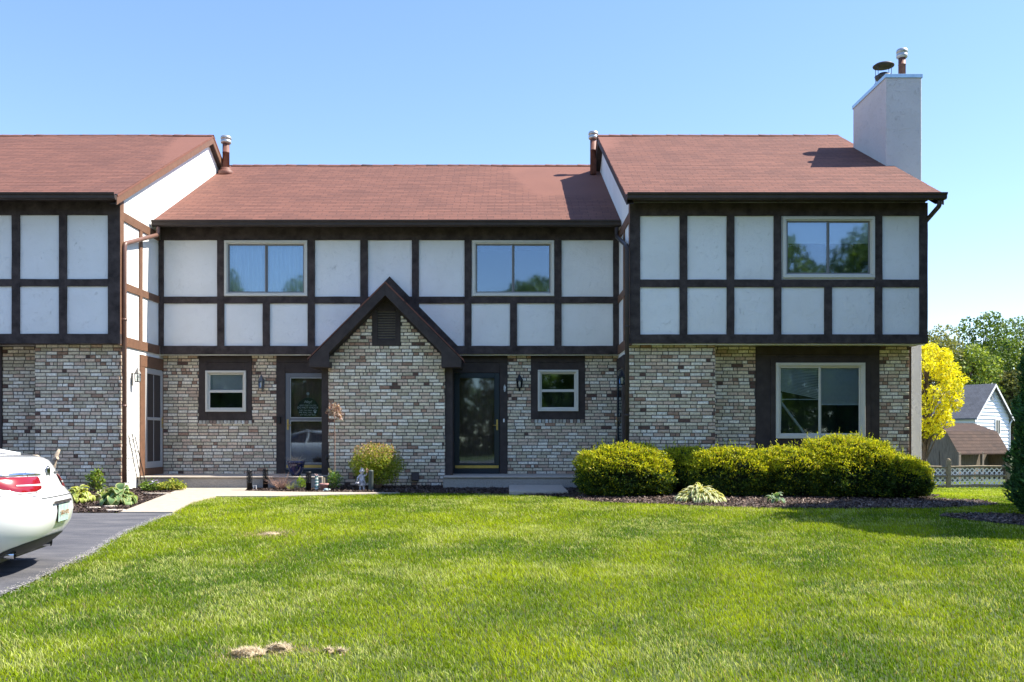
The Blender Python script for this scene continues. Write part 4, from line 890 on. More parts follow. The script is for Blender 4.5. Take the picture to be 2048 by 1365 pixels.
lantern((PX(525.5, YL), YL-.01, PZ(767, YL)), (0, -1, 0), .36, .13, 'dark wall lantern on the brick pier left of the left front door', 'lampgray')
lantern((PX(1039, YL), YL-.01, PZ(766, YL)), (0, -1, 0), .36, .13, 'dark wall lantern on the brick between right front door and small window', 'black')
yl = 7.28*FPX/750-CD
lantern((-7.33, yl, PZ(753, yl)), (1, 0, 0), .36, .12, 'sunlit pewter wall lantern on the white side wall beside the leftmost door')
yr2 = 2.2*FPX/228-CD
lantern((2.28, yr2, PZ(758, yr2)), (-1, 0, 0), .36, .12, 'wall lantern in the shaded corner left of the right brick wall', 'black')
# ================================================================ PLANTS
def noisy_dir(n, seed=0):
    d = rng.normal(0, 1, (n, 3)); d /= np.linalg.norm(d, axis=1)[:, None]; return d
def lump(d, k, amp, ph):
    return 1+amp*(np.sin(d[:, 0]*k+ph)*np.sin(d[:, 1]*k*1.1+ph*2)+.6*np.sin(d[:, 2]*k*1.7+ph*3+d[:, 0]*k*.8))
def hedge(label, c, rx, ry, h, n, ph, group='clipped hedge bushes', low=(0.0)):
    n = int(n*1.6)
    """clipped mound: twiggy core, shell of short sprigs, yellow-green new growth, lit tops and shaded sides put into the colour"""
    t = thing('hedge_bush', (c[0], c[1], g(*c)), label, 'bush', group); z0 = g(*c)
    def surf(d, s):
        # flattened dome: superellipsoid so the sides stay steep and the top broad
        e = .82; q = np.sign(d)*np.abs(d)**e; q /= np.linalg.norm(q, axis=1)[:, None]**.55
        k = lump(d, 3.1, .06, ph)*lump(d, 8, .05, ph+1)*lump(d, 16, .035, ph+2)
        return np.stack([c[0]+q[:, 0]*rx*s*k, c[1]+q[:, 1]*ry*s*k, z0+h*.42+q[:, 2]*h*.58*s*k], 1)
    d = noisy_dir(int(n*1.5)); d = d[d[:, 2] > -.75][:n]; m = len(d)
    s = 1-rng.normal(.02, .035, m); P = surf(d, s[:, None][:, 0]); P = P+rng.normal(0, .012, P.shape); k = P[:, 2] > z0+.03; P = P[k]; d = d[k]; m = len(P)
    new = np.clip(.10+1.1*sst(-.12, .42, d[:, 2])+.25*(vnoise(P[:, 0]*1.0+P[:, 2], P[:, 1], .16, 5)-.5), 0, 1)  # yellower upwards: new growth, plus sunlit top and shaded sides put into colour
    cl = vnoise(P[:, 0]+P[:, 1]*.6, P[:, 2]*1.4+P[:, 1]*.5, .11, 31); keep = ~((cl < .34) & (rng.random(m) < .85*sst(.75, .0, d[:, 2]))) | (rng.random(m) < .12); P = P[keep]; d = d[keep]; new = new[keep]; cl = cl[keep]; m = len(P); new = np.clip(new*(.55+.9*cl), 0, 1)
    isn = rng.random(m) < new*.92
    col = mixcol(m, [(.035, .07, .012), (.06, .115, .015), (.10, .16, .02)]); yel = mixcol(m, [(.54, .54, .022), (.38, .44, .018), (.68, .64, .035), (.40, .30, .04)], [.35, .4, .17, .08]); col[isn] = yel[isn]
    out = d.copy(); out[:, 2] += .5
    # stray shoots
    ds = noisy_dir(90); ds = ds[ds[:, 2] > .0]; Ps = surf(ds, 1.0); sh = np.concatenate([Ps+np.array([0, 0, 1])*q+ds*q*.5 for q in (.02, .04, .06, .08, .10)]); P = np.concatenate([P, sh+rng.normal(0, .006, sh.shape)]); d = np.concatenate([d, np.tile(ds, (5, 1))]); col = np.concatenate([col, mixcol(len(sh), [(.5, .52, .03), (.36, .42, .02)])])
    out = d.copy(); out[:, 2] += .5
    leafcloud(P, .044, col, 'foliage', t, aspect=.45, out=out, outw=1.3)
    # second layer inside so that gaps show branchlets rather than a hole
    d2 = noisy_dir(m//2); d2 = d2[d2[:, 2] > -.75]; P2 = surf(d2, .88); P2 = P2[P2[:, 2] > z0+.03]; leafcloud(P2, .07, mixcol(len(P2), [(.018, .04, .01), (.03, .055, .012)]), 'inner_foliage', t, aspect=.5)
    o = MB(); c3 = Vector((c[0], c[1], z0)); r = random.Random(int(ph*10))
    for i in range(26):
        a = r.uniform(0, 6.28); q = r.uniform(.35, .85); e = c3+Vector((math.cos(a)*rx*q, math.sin(a)*ry*q, h*r.uniform(.3, .8))); m_ = c3.lerp(e, .5)+Vector((0, 0, -.05*h)); o.tube([c3+Vector((math.cos(a)*rx*.25, math.sin(a)*ry*.25, 0)), m_, e], .014, seg=5, r1=.004)
    o.build('branches', M['bark'], t)
    # woody dark heart
    o = MB(); k = 20
    V = []; ring = 9
    for i in range(ring+1):
        th = math.pi*i/ring
        for j in range(k): V.append((math.sin(th)*math.cos(2*math.pi*j/k), math.sin(th)*math.sin(2*math.pi*j/k), math.cos(th)))
    V = surf(np.array(V)+1e-6, .82); V[:, 2] = np.maximum(V[:, 2], z0+.02)
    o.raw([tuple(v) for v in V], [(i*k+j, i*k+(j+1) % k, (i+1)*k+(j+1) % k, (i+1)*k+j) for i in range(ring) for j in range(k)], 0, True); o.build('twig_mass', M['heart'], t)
    return t
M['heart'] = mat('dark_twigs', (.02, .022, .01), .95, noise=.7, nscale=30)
def hc(px, Y): return (PX(px, Y), Y)
hedge('low clipped yew mound nearest the right front door stoop', hc(1247, -2.72), .89, .66, .93, 21000, .3)
hedge('narrow middle yew bush behind the striped hosta', hc(1462, -2.72), .84, .60, .88, 17000, 1.9)
hedge('dark low bush filling the gap behind the two left yew mounds', hc(1358, -2.15), .55, .38, .84, 9000, 2.7)
hedge('yew mound under the left half of the picture window', hc(1583, -2.72), .76, .64, .90, 17000, 4.1)
hedge('largest yew mound under the right half of the picture window', hc(1688, -2.8), .98, .74, 1.03, 26000, 5.3)
hedge('loose yew bush at the foot of the chimney, right end of the hedge', hc(1785, -2.72), .68, .62, .76, 14000, 6.6)
def looseshrub(name, label, cat, c, rx, ry, h, n, leaf, cols, w, z0=None, stems=16, aspect=.5, low=.12, tips=None, group=None):
    z0 = g(*c) if z0 is None else z0; t = thing(name, (c[0], c[1], z0), label, cat, group); o = MB(); tips_ = []
    for i in range(stems):
        a = random.uniform(0, 6.28); q = math.sqrt(random.random())*.9; e = Vector((c[0]+math.cos(a)*rx*q, c[1]+math.sin(a)*ry*q, z0+h*random.uniform(.55, .98)*(1-.35*q*q))); b = Vector((c[0]+math.cos(a)*rx*.1, c[1]+math.sin(a)*ry*.1, z0))
        m_ = b.lerp(e, .5)+Vector((0, 0, .06*h)); o.tube([b, m_, e], .006, seg=5, r1=.002); tips_ += [b.lerp(e, f)+Vector((0, 0, .04)) for f in (.45, .6, .75, .9, 1)]
    o.build('stems', M['twig'], t)
    d = noisy_dir(n); rad = rng.random(n)**.42; lum = lump(d, 4.5, .10, rx*7)
    P = np.stack([c[0]+d[:, 0]*rx*rad*lum, c[1]+d[:, 1]*ry*rad*lum, z0+h*(.52)+d[:, 2]*h*.48*rad*lum], 1); P = P[P[:, 2] > z0+low*h]
    tp = np.array([tuple(x) for x in tips_]); k = rng.integers(0, len(tp), n//3); P = np.concatenate([P, tp[k]+rng.normal(0, .035, (n//3, 3))])
    col = mixcol(len(P), cols, w)
    if tips is not None:
        hi = (P[:, 2]-z0)/h+rng.normal(0, .12, len(P))+.3*np.hypot((P[:, 0]-c[0])/rx, (P[:, 1]-c[1])/ry) > .98; tc = mixcol(len(P), tips); col[hi] = tc[hi]
    leafcloud(P, leaf, col, 'leaves', t, aspect=aspect, up=.4); return t
looseshrub('flowering_shrub', 'light green rounded shrub with pinkish tips in front of the brick gable', 'shrub', hc(752, -1.35), .53, .42, .93, 9500, .040, [(.34, .38, .03), (.22, .30, .025), (.45, .46, .05), (.12, .18, .02)], [.35, .3, .2, .15], tips=[(.45, .25, .16), (.5, .33, .2), (.3, .28, .05)], stems=40)
looseshrub('small_shrub', 'small bright green sprouting shrub beside the pink flower pot', 'shrub', hc(670, -1.42), .15, .14, .36, 520, .035, [(.08, .2, .02), (.15, .28, .03), (.3, .4, .06)], [.4, .4, .2], stems=8)
looseshrub('yellow_green_plant', 'little yellow green plant among the mesh path lights', 'plant', hc(604, -1.48), .10, .09, .26, 170, .045, [(.3, .4, .04), (.18, .3, .03)], None, stems=6)
looseshrub('upright_perennial', 'upright leafy perennial against the left brick wall', 'plant', hc(192, -2.45), .17, .15, .48, 420, .06, [(.16, .26, .03), (.28, .34, .04), (.1, .18, .02)], None, stems=9)
looseshrub('low_groundcover', 'low yellow green clump under the white iris beside the walk', 'plant', hc(338, -1.75), .36, .22, .17, 800, .06, [(.34, .38, .05), (.2, .28, .04), (.45, .42, .08)], None, stems=14, low=.05)
looseshrub('low_groundcover', 'green leafy clump at the foot of the white side wall', 'plant', hc(300, -1.9), .2, .16, .2, 350, .06, [(.2, .3, .04), (.14, .22, .03)], None, stems=10, low=.05)
# iris flower
def petals(o, c, n, L, wd):
    for i in range(n):
        a = i*2*math.pi/n+random.random(); d = Vector((math.cos(a), math.sin(a), random.uniform(-.2, .9))).normalized(); s = d.cross(Vector((0, 0, 1))).normalized()*wd; c = Vector(c)
        o.face([c, c+d*L*.5+s, c+d*L, c+d*L*.5-s])
p = G(308, 985); t = thing('iris', p, 'pale mauve iris in bloom beside the lowest stoop corner', 'flower'); o = MB()
for dx in (-.05, .05, .0): o.tube([(p.x, p.y, p.z), (p.x+dx, p.y, p.z+.18)], .005, seg=5)
o.build('stem', M['heart'], t); o = MB()
for dx, dz in ((-.06, .15), (.04, .22), (.0, .19), (.07, .17)): petals(o, (p.x+dx, p.y-.02, p.z+dz), 7, .055, .022)
M['petal'] = mat('mauve_petal', (.72, .66, .8), .6); o.build('petals', M['petal'], t, fix=False)
# hostas: broad ribbed leaves with pale margins
def hosta(label, c, R0, nleaf, Ls, wf, green, cream, margin, h, group='hostas in the beds', z0=None, seed=1):
    r = random.Random(seed); z0 = g(*c) if z0 is None else z0; V = []; F = []; Cc = []
    for i in range(nleaf):
        a = r.uniform(0, 6.28); q = (i/nleaf)**.7; L = Ls*r.uniform(.75, 1.15); base = Vector((c[0]+math.cos(a)*R0*q*.45, c[1]+math.sin(a)*R0*q*.45, z0+h*(1-.62*q)*r.uniform(.75, 1.05)))
        el = (1.15-1.1*q)+r.uniform(-.5, .5); d = Vector((math.cos(a), math.sin(a), 0)); s = Vector((-math.sin(a), math.cos(a), 0)); tw = r.uniform(-.35, .35); nu, nv = 7, 6; b = len(V)
        gcol = np.array(r.choice(green))*r.uniform(.8, 1.2); ccol = np.array(r.choice(cream))*r.uniform(.85, 1.15); p = Vector(base); ang = el
        for u in range(nu+1):
            f = u/nu; wdt = L*wf*math.sin(math.pi*min(1, f*.93+.06)**.8)**.8+.002
            for v in range(nv+1):
                e = v/nv*2-1; up = d.cross(s)*-1; off = s*(e*wdt)+Vector((0, 0, 1))*(abs(e)**1.5*wdt*.25+tw*e*wdt)
                V.append(tuple(p+off)); edge = abs(e) > margin or f > .93; cc = ccol if edge else gcol*(1+.12*math.cos(v*3.14)); Cc.append(cc)
            p = p+(d*math.cos(ang)+Vector((0, 0, math.sin(ang))))*(L/nu); ang -= .27+.1*q
        for u in range(nu):
            for v in range(nv): F.append((b+u*(nv+1)+v, b+u*(nv+1)+v+1, b+(u+1)*(nv+1)+v+1, b+(u+1)*(nv+1)+v))
    V = np.array(V); V[:, 2] = np.maximum(V[:, 2], zg(V[:, 0], V[:, 1])+.01)
    return tag(npmesh('hosta', V, np.array(F), np.array(Cc), M['leaf'], smooth=True), label, 'plant', group)
pc = G(238, 1012); hosta('large blue green hosta with cream leaf margins between driveway and downspout', (pc.x, pc.y), .42, 85, .19, .36, [(.16, .27, .10), (.20, .32, .12)], [(.52, .54, .2), (.6, .6, .3)], .68, .27, seed=3)
pc = G(158, 1008); hosta('yellow variegated hosta just behind the white car', (pc.x, pc.y), .40, 150, .13, .28, [(.36, .44, .07), (.26, .36, .06)], [(.6, .6, .25), (.5, .5, .12)], .6, .26, seed=4)
pc = G(205, 1003); hosta('small yellow hosta tucked between the two larger left ones', (pc.x, pc.y), .2, 26, .14, .30, [(.24, .32, .05)], [(.55, .55, .3)], .6, .16, seed=14)
pc = G(1400, 1004); hosta('spreading hosta with narrow cream striped leaves in front of the yew hedge', (pc.x, pc.y), .78, 300, .20, .14, [(.16, .24, .06), (.24, .32, .09)], [(.66, .62, .34), (.78, .74, .48)], .5, .20, seed=5)
pc = G(1552, 1008); hosta('tiny green and white hosta at the lawn edge below the picture window', (pc.x, pc.y), .22, 18, .17, .17, [(.10, .2, .09)], [(.6, .62, .4)], .7, .14, seed=6)
pc = G(1418, 1000); hosta('few taller green hosta leaves rising behind the striped hosta', (PX(1432, -2.95), -2.95), .12, 9, .2, .24, [(.08, .18, .07)], [(.3, .38, .15)], .85, .38, seed=8)
# dry ornamental grass
def twigs(name, label, cat, c, z0, n, L, spread, m, r=.0025, kinks=3):
    o = MB()
    for i in range(n):
        a = random.uniform(0, 6.28); q = random.random()**.6*spread; p = Vector((c[0]+math.cos(a)*.03, c[1]+math.sin(a)*.03, z0)); P = [p]; d = Vector((math.cos(a)*q, math.sin(a)*q, 1)).normalized(); l = L*random.uniform(.5, 1.1)/kinks
        for k in range(kinks): p = p+d*l; P.append(p); d = (d+Vector((random.uniform(-.35, .35), random.uniform(-.35, .35), random.uniform(-.35, .1)))).normalized()
        o.tube(P, r, seg=4, r1=r*.4)
    return tag(o.build(name, m, fix=False), label, cat)
M['straw'] = mat('dry_straw', (.55, .42, .28), .9, noise=.3, nscale=40)
M['straw2'] = mat('dry_red_brown_stalks', (.36, .22, .16), .9, noise=.3, nscale=40)
twigs('dry_grass_tuft', 'dead straw coloured grass tuft in the small bed before the stoop', 'plant', (PX(560, -1.5), -1.5), g(-4, -1.5), 150, .36, 1.1, M['straw2'])
twigs('dry_grass_tuft', 'few yellow green blades right of the dead grass tuft', 'plant', (PX(582, -1.5), -1.5), g(-4, -1.5), 40, .18, .8, mat('yellow_blades', (.4, .42, .08), .8))
# weeping ornamental with dry leaves on a thin stem
c = hc(669, -1.1); z0 = g(*c); t = thing('weeping_ornamental_tree', (c[0], c[1], z0), 'slim dead weeping tree with curled pinkish brown leaves by the brick gable', 'tree'); ht = PZ(812, -1.1)
o = MB(); o.tube([(c[0], c[1], z0), (c[0]+.008, c[1], z0+.8), (c[0]-.004, c[1], ht)], .009, seg=6); tips_ = []
for i in range(26):
    a = random.uniform(0, 6.28); q = random.uniform(.08, .2); p = Vector((c[0], c[1], ht-random.uniform(0, .12))); e = p+Vector((math.cos(a)*q*.6, math.sin(a)*q*.6, random.uniform(.02, .08))); f = e+Vector((math.cos(a)*q*.4, math.sin(a)*q*.4, -random.uniform(.1, .32))); o.tube([p, e, f], .003, seg=4); tips_ += [tuple(e.lerp(f, k/6)) for k in range(7)]
o.build('stem', M['twig'], t)
tp = np.array(tips_); P = np.repeat(tp, 2, 0)+rng.normal(0, .014, (len(tp)*2, 3))
lf = leafcloud(P, .062, mixcol(len(P), [(.55, .36, .28), (.36, .2, .15), (.75, .6, .5), (.2, .1, .08)]), 'dry_leaves', t, aspect=.34)
# ================================================================ TREES
def crownpts(blobs, n, shell=.35):
    w_ = np.array([b[3]**2 for b in blobs]); w_ = w_/w_.sum(); k = rng.choice(len(blobs), n, p=w_); B = np.array(blobs)[k]
    d = noisy_dir(n); r = 1-shell*rng.random(n)**1.5; r *= 1+.10*np.sin(d[:, 0]*7+k)*np.sin(d[:, 2]*6+k*2)
    return B[:, :3]+d*(B[:, 3]*r)[:, None]*np.array([1, 1, .82]), d
def tree(name, label, X, Y, h, rw, base, cols, w=None, n=9000, leaf=.22, group=None, nb=26, seed=0, trunk=.18, z0=None, flat=1.0, cat='tree', clump=.34, low=-.5, mt=None):
    r = random.Random(seed); z0 = g(X, Y) if z0 is None else z0; t = thing(name, (X, Y, z0), label, cat, group)
    zc = z0+base+(h-base)*.5; hh = (h-base)*.5; blobs = []; o = MB(); top = Vector((X, Y, z0+h*.8))
    o.tube([(X, Y, z0-.1), (X+.1*r.uniform(-1, 1), Y, z0+base*.8), (X, Y, z0+base+hh*.6), top], [trunk*1.2, trunk*.9, trunk*.5, trunk*.15], seg=8)
    for i in range(nb):
        a = i*2.4+r.uniform(-.4, .4); v = 1-2*(i+.5)/nb; rr = math.sqrt(max(0, 1-v*v)); q = r.uniform(.5, .8)
        p = Vector((X+math.cos(a)*rw*rr*q, Y+math.sin(a)*rw*rr*q*flat, zc+v*hh*.78)); br = clump*rw*r.uniform(.65, 1.2); blobs.append((p.x, p.y, p.z, br))
        s = Vector((X, Y, max(z0+base*.7, p.z-hh*.5-.3))); o.tube([s, s.lerp(p, .5)+Vector((0, 0, .1*hh)), p], trunk*.35, seg=5, r1=trunk*.08)
    o.build('trunk', M['bark'], t)
    P, d = crownpts(blobs, n); col = mixcol(n, cols, w, .3); leafcloud(P, leaf, col, 'crown', t, aspect=.7, up=.3, mt=mt); return t
GY = [(.80, .72, .02), (.70, .64, .018), (.86, .80, .05), (.42, .44, .02)]
tree('yellow_tree', 'golden yellow leaved tree behind the chimney corner', PX(1852, 9), 9, 4.75, 1.2, 1.35, GY, [.4, .3, .15, .15], 11500, .085, nb=70, seed=3, trunk=.07, clump=.21)
GG = [(.11, .18, .03), (.16, .24, .04), (.07, .12, .02)]; GL = [(.24, .32, .05), (.30, .38, .07), (.16, .23, .04)]; GB = [(.22, .23, .07), (.28, .28, .09), (.13, .16, .05)]
bt = [('spreading_tree', 'tall dark green tree with two rounded tops, highest above the white house', 1962, 80, 14.0, 4.4, GG, 11), ('spreading_tree', 'dark green tree cut by the right edge, beyond the white house', 2056, 84, 14.4, 5.0, GG, 12),
      ('spreading_tree', 'olive green tree just right of the house corner, behind the yellow tree', 1872, 78, 11.9, 4.4, GB, 13), ('spreading_tree', 'bright green rounded tree behind the roof of the white house', 1938, 76, 9.6, 3.6, GL, 14),
      ('spreading_tree', 'pale green tree right of the gable of the white house', 2012, 96, 12.0, 5.0, GL, 15), ('spreading_tree', 'brownish green tree low behind the gable of the white house', 2024, 75, 7.2, 3.0, GB, 16),
      ('spreading_tree', 'green tree behind the stucco chimney, far back', 1815, 80, 12, 5, GG, 17), ('spreading_tree', 'wide green tree just outside the right edge of the photo', 2150, 75, 13.5, 5.5, GL, 18)]
for nm, lb, px, Y, h, rw, cols, sd_ in bt: tree(nm, lb, PX(px, Y), Y, h+.8, rw, 1.2, cols, None, 8500, .30, 'trees beyond the fence', nb=34, seed=sd_, trunk=.22)
# trees across the street, behind the camera: they show in the window glass
for i, (X, Y, h, rw) in enumerate(((-26, -62, 16.8, 5.5), (-16, -58, 15.5, 5.5), (-6.5, -61, 17, 4.0), (1.5, -59, 15.8, 5), (10, -60, 16, 5.5), (20, -58, 18.5, 6), (30, -61, 20, 6.5), (-37, -60, 15, 6), (41, -58, 17, 6.5))):
    tree('street_tree', ['leftmost', 'second', 'third', 'fourth', 'fifth', 'sixth', 'seventh', 'eighth', 'last'][i]+' leafy tree across the street, mirrored in the windows', X, Y, h, rw, .1, GG, None, 16000, .4, 'street trees seen only as reflections', nb=40, seed=60+i, trunk=.25, z0=-.6)
P = np.stack([rng.uniform(-50, 52, 30000), rng.uniform(-67, -62, 30000), 8.5*rng.random(30000)**1.1-.6], 1); P[:, 2] *= .6+.5*vnoise(P[:, 0], P[:, 1]*0, 5, 21)
tag(leafcloud(P, .6, mixcol(30000, GG), 'woodland', None, aspect=.8), 'dense leafy undergrowth beyond the street, behind the viewer', 'woods', kind='stuff')
P = np.stack([rng.uniform(46, 175, 26000), rng.uniform(98, 112, 26000), 11*rng.random(26000)**.8-1], 1); P[:, 2] *= .55+.8*vnoise(P[:, 0], P[:, 1]*0, 7, 23)
tag(leafcloud(P, .9, mixcol(26000, GG+GL), 'woodland', None, aspect=.8), 'far green woods behind the white house and beyond the right edge', 'woods', kind='stuff')
def conifer(label, X, Y, h, r, n, group='conical evergreens at the right edge'):
    z0 = g(X, Y); t = thing('arborvitae', (X, Y, z0), label, 'evergreen', group); v = rng.random(n)**1.25; a = rng.uniform(0, 6.283, n)
    rad = r*(1-v)**.5*(.50+.5*np.minimum(1, v*7+.35)); rad = rad*(1+.13*np.sin(a*5+v*14)*np.sin(a*3-v*25+1)+.07*np.sin(a*13+v*50)); rad *= 1-.28*rng.random(n)**2
    P = np.stack([X+rad*np.cos(a), Y+rad*np.sin(a), z0+.05+v*h], 1); out = np.stack([np.cos(a), np.sin(a), .9*np.ones(n)], 1)
    leafcloud(P, .085, mixcol(n, [(.04, .11, .03), (.06, .16, .035), (.03, .075, .02), (.10, .21, .04)], [.35, .3, .2, .15]), 'foliage', t, M['needle'], aspect=.38, out=out, outw=1.6)
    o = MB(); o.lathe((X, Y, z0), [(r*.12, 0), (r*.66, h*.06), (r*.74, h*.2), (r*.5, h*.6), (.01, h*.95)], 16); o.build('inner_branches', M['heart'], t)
    o = MB(); o.tube([(X, Y, z0-.1), (X, Y, z0+h*.5)], .07, seg=8); o.build('trunk', M['bark'], t)
conifer('dense conical evergreen cut by the right edge of the photo', PX(2128, -5.5), -5.5, 4.2, .78, 30000)
tree('shade_tree', 'broad leafy tree just outside the right edge, shading the lawn', 11.6, -5.7, 8.2, 2.75, 1.0, GG, None, 60000, .22, nb=44, seed=40, trunk=.14, clump=.42)
# ================================================================ FENCE, SHED, FAR HOUSE
YFc = 18.4; t = thing('split_rail_fence', (16.2, YFc, g(16.2, YFc)), 'weathered three rail wooden fence with white lattice behind it', 'fence')
posts = [PX(p_, YFc) for p_ in (1662, 1780, 1897, 2016, 2134, 2250)]
for i, x in enumerate(posts):
    z = g(x, YFc); o = MB(); o.box(W0, x-.075, x+.075, YFc-.075, YFc+.075, z-.1, z+1.14); o.lathe((x, YFc, z+1.14), [(.085, 0), (.06, .05), (.01, .075)], 8, sm=False); o.build('post', M['fencewood'], t, bevel=.01)
    if i+1 < len(posts):
        x1 = posts[i+1]; z1 = g(x1, YFc)
        for zr in (.10, .50, .86):
            o = MB(); o.tube([(x+.05, YFc, z+zr+random.uniform(-.02, .02)), ((x+x1)/2, YFc-.02, (z+z1)/2+zr+.02), (x1-.05, YFc, z1+zr+random.uniform(-.02, .02))], [.055, .07, .055], seg=6, flat=.75); o.build('rail', M['fencewood'], t)
YLt = YFc+.12; o = MB(); X0, X1 = posts[0], PX(2006, YLt); zb = g((X0+X1)/2, YLt); hgt = .82; st = .2; fr = FY(YLt)
for i in range(int((X1-X0+hgt)/st)):
    for s in (1, -1):
        u = X0+i*st if s < 0 else X0-hgt+i*st; a, b = (u, 0), (u+s*hgt, hgt)
        if s < 0: a, b = (u, 0), (u-hgt, hgt)
        # clip to the panel
        (xa_, za_), (xb_, zb_) = a, b; sl = (zb_-za_)/(xb_-xa_)
        lo, hi = max(min(xa_, xb_), X0), min(max(xa_, xb_), X1)
        if hi-lo < .05: continue
        z_lo, z_hi = za_+sl*(lo-xa_), za_+sl*(hi-xa_); n_ = .006*s
        o.raw([fr(lo, n_, zb+z_lo-.032), fr(hi, n_, zb+z_hi-.032), fr(hi, n_, zb+z_hi+.032), fr(lo, n_, zb+z_lo+.032), fr(lo, n_+.008, zb+z_lo-.032), fr(hi, n_+.008, zb+z_hi-.032), fr(hi, n_+.008, zb+z_hi+.032), fr(lo, n_+.008, zb+z_lo+.032)], [(0, 1, 2, 3), (7, 6, 5, 4), (0, 4, 5, 1), (3, 2, 6, 7)])
o.build('lattice', M['whiteplastic'], t)
# shed with gambrel end and open porch side
YS_ = 22.5; t = thing('garden_shed', (PX(1915, YS_), YS_, -1.2), 'weathered wooden shed with steep brown shingle roof behind the fence', 'shed'); zb = -1.4
ang = R(-60); u_ = Vector((math.cos(ang), math.sin(ang), 0)); v_ = Vector((-u_.y, u_.x, 0))   # u along the end wall, v along the ridge
base = Vector((PX(1916, YS_), YS_, 0))     # near right corner of the end wall
fe = Fr(base, -u_, -v_)
ze_, zk_, zr_ = PZ(903, YS_), PZ(866, YS_+.8), PZ(852, YS_+.8)
wd = 3.4; o = MB(); P = [(0, zb), (wd, zb), (wd, ze_), (wd-.55, zk_), (wd/2, zr_+.15), (.55, zk_), (0, ze_)]; o.prism(fe, P, -.05, 0); o.build('end_wall', M['oldwood'], t)
L_ = 3.7
def sh_roof(a, b):
    o = MB(); uv = []; n = 7
    for k in range(n):
        f0, f1 = k/n, (k+1)/n+.02; A = (a[0]+(b[0]-a[0])*f0, a[1]+(b[1]-a[1])*f0); B = (a[0]+(b[0]-a[0])*f1, a[1]+(b[1]-a[1])*f1); h = .02
        o.raw([fe(A[0]-.0, .12, A[1]+h), fe(A[0], -L_, A[1]+h), fe(B[0], -L_, B[1]), fe(B[0], .12, B[1])], [(0, 1, 2, 3)]); uv += [(0, k+.02), (L_, k+.02), (L_, k+.98), (0, k+.98)]
        o.raw([fe(A[0], .12, A[1]-.03), fe(A[0], -L_, A[1]-.03), fe(A[0], -L_, A[1]+h), fe(A[0], .12, A[1]+h)], [(0, 1, 2, 3)]); uv += [(0, k+.02)]*4
    return o.build('roof', M['shingle3'], t, uv=uv, fix=False)
sh_roof((-.12, ze_-.12), (.5, zk_+.05)); sh_roof((.5, zk_+.05), (wd/2, zr_+.15)); sh_roof((wd+.2, ze_-.05), (wd-.55, zk_)); sh_roof((wd-.55, zk_), (wd/2, zr_+.15))
o = MB(); o.box(fe, .9, .95, -L_, 0, zb, ze_); o.box(fe, .0, .95, -L_, -L_+.05, zb, ze_) ; o.build('inner_wall', M['oldwood'], t)
for k in range(3):
    o = MB(); o.box(fe, -.12, -.0, -L_+k*L_/2-.02-.1*(k == 0)+.14, -L_+k*L_/2+.1+.14-.1*(k == 0) if k < 2 else -.04, zb, ze_-.05); o.build('porch_post', M['oldwood'], t)
# white house with grey roof
YH = 60; base = Vector((PX(2017, YH), YH, 0)); t = thing('far_house', (base.x, base.y, g(base.x, YH)), 'white sided house with grey gable roof in the distance behind the shed', 'house')
ang = R(36); u_ = Vector((math.cos(ang), math.sin(ang), 0)); v_ = Vector((-u_.y, u_.x, 0)); fh = Fr(base, -u_, -Vector((v_.x, v_.y, 0)))
zg0 = PZ(925, YH); zev = PZ(834, YH); zap2 = PZ(774, YH+2); wd = 5.6; M['siding'] = mat('white_siding', (.74, .76, .8), .6)
o = MB(); z = zg0+.35; exp_ = .3
def gw(z): # width range at a height
    if z <= zev: return 0, wd
    f = (zap2-z)/(zap2-zev); return wd/2-wd/2*f, wd/2+wd/2*f
hw1 = (wd*.30, wd*.42, PZ(868, YH+1), PZ(842, YH+1))
while z < zap2-.1:
    a0, a1 = gw(z); b0_, b1_ = gw(min(z+exp_, zap2-.01))
    o.raw([fh(a0, .075, z), fh(a1, .075, z), fh(b1_, .005, z+exp_), fh(b0_, .005, z+exp_), fh(a0, .0, z), fh(a1, .0, z)], [(0, 1, 2, 3), (0, 4, 5, 1)]); z += exp_
o.face([fh(0, 0, zg0-1.5), fh(wd, 0, zg0-1.5), fh(wd, 0, zev), fh(wd/2, 0, zap2-.02), fh(0, 0, zev)])
LL = 10; o.face([fh(0, 0, zg0-1.5), fh(0, -LL, zg0-1.5), fh(0, -LL, zev), fh(0, 0, zev)]); o.face([fh(wd, 0, zg0-1.5), fh(wd, -LL, zg0-1.5), fh(wd, -LL, zev), fh(wd, 0, zev)])
o.build('siding_wall', M['siding'], t, fix=False)
o = MB(); o.box(fh, -.02, wd+.02, -.1, .035, zg0-1.5, zg0+.34); o.build('foundation', M['stoopface'], t)
for a, b in ((-.3, wd/2), (wd+.3, wd/2)):
    za_ = zev-.18; o = MB(); P = [fh(a, .35, za_), fh(a, -LL, za_), fh(b, -LL, zap2+.06), fh(b, .35, zap2+.06)]; P2 = [p+Vector((0, 0, -.12)) for p in P]
    o.raw(P+P2, [(0, 1, 2, 3), (7, 6, 5, 4), (0, 4, 5, 1), (1, 5, 6, 2), (2, 6, 7, 3), (3, 7, 4, 0)]); o.build('roof', M['shingle2'], t, uv=[(0, .5), (LL, .5), (LL, 20.5), (0, 20.5)]*2)
    o = MB(); o.prism(fh, [(a, za_-.02), (b, zap2+.04), (b, zap2-.2), (a, za_-.24)], .352, .37); o.build('rake_trim', M['whiteplastic'], t)
o = MB(); a, b, c_, d_ = hw1
for q in ((a-.08, b+.08, d_, d_+.08), (a-.08, b+.08, c_-.08, c_), (a-.08, a, c_, d_), (b, b+.08, c_, d_), ((a+b)/2-.02, (a+b)/2+.02, c_, d_)): o.box(fh, q[0], q[1], 0, .13, q[2], q[3])
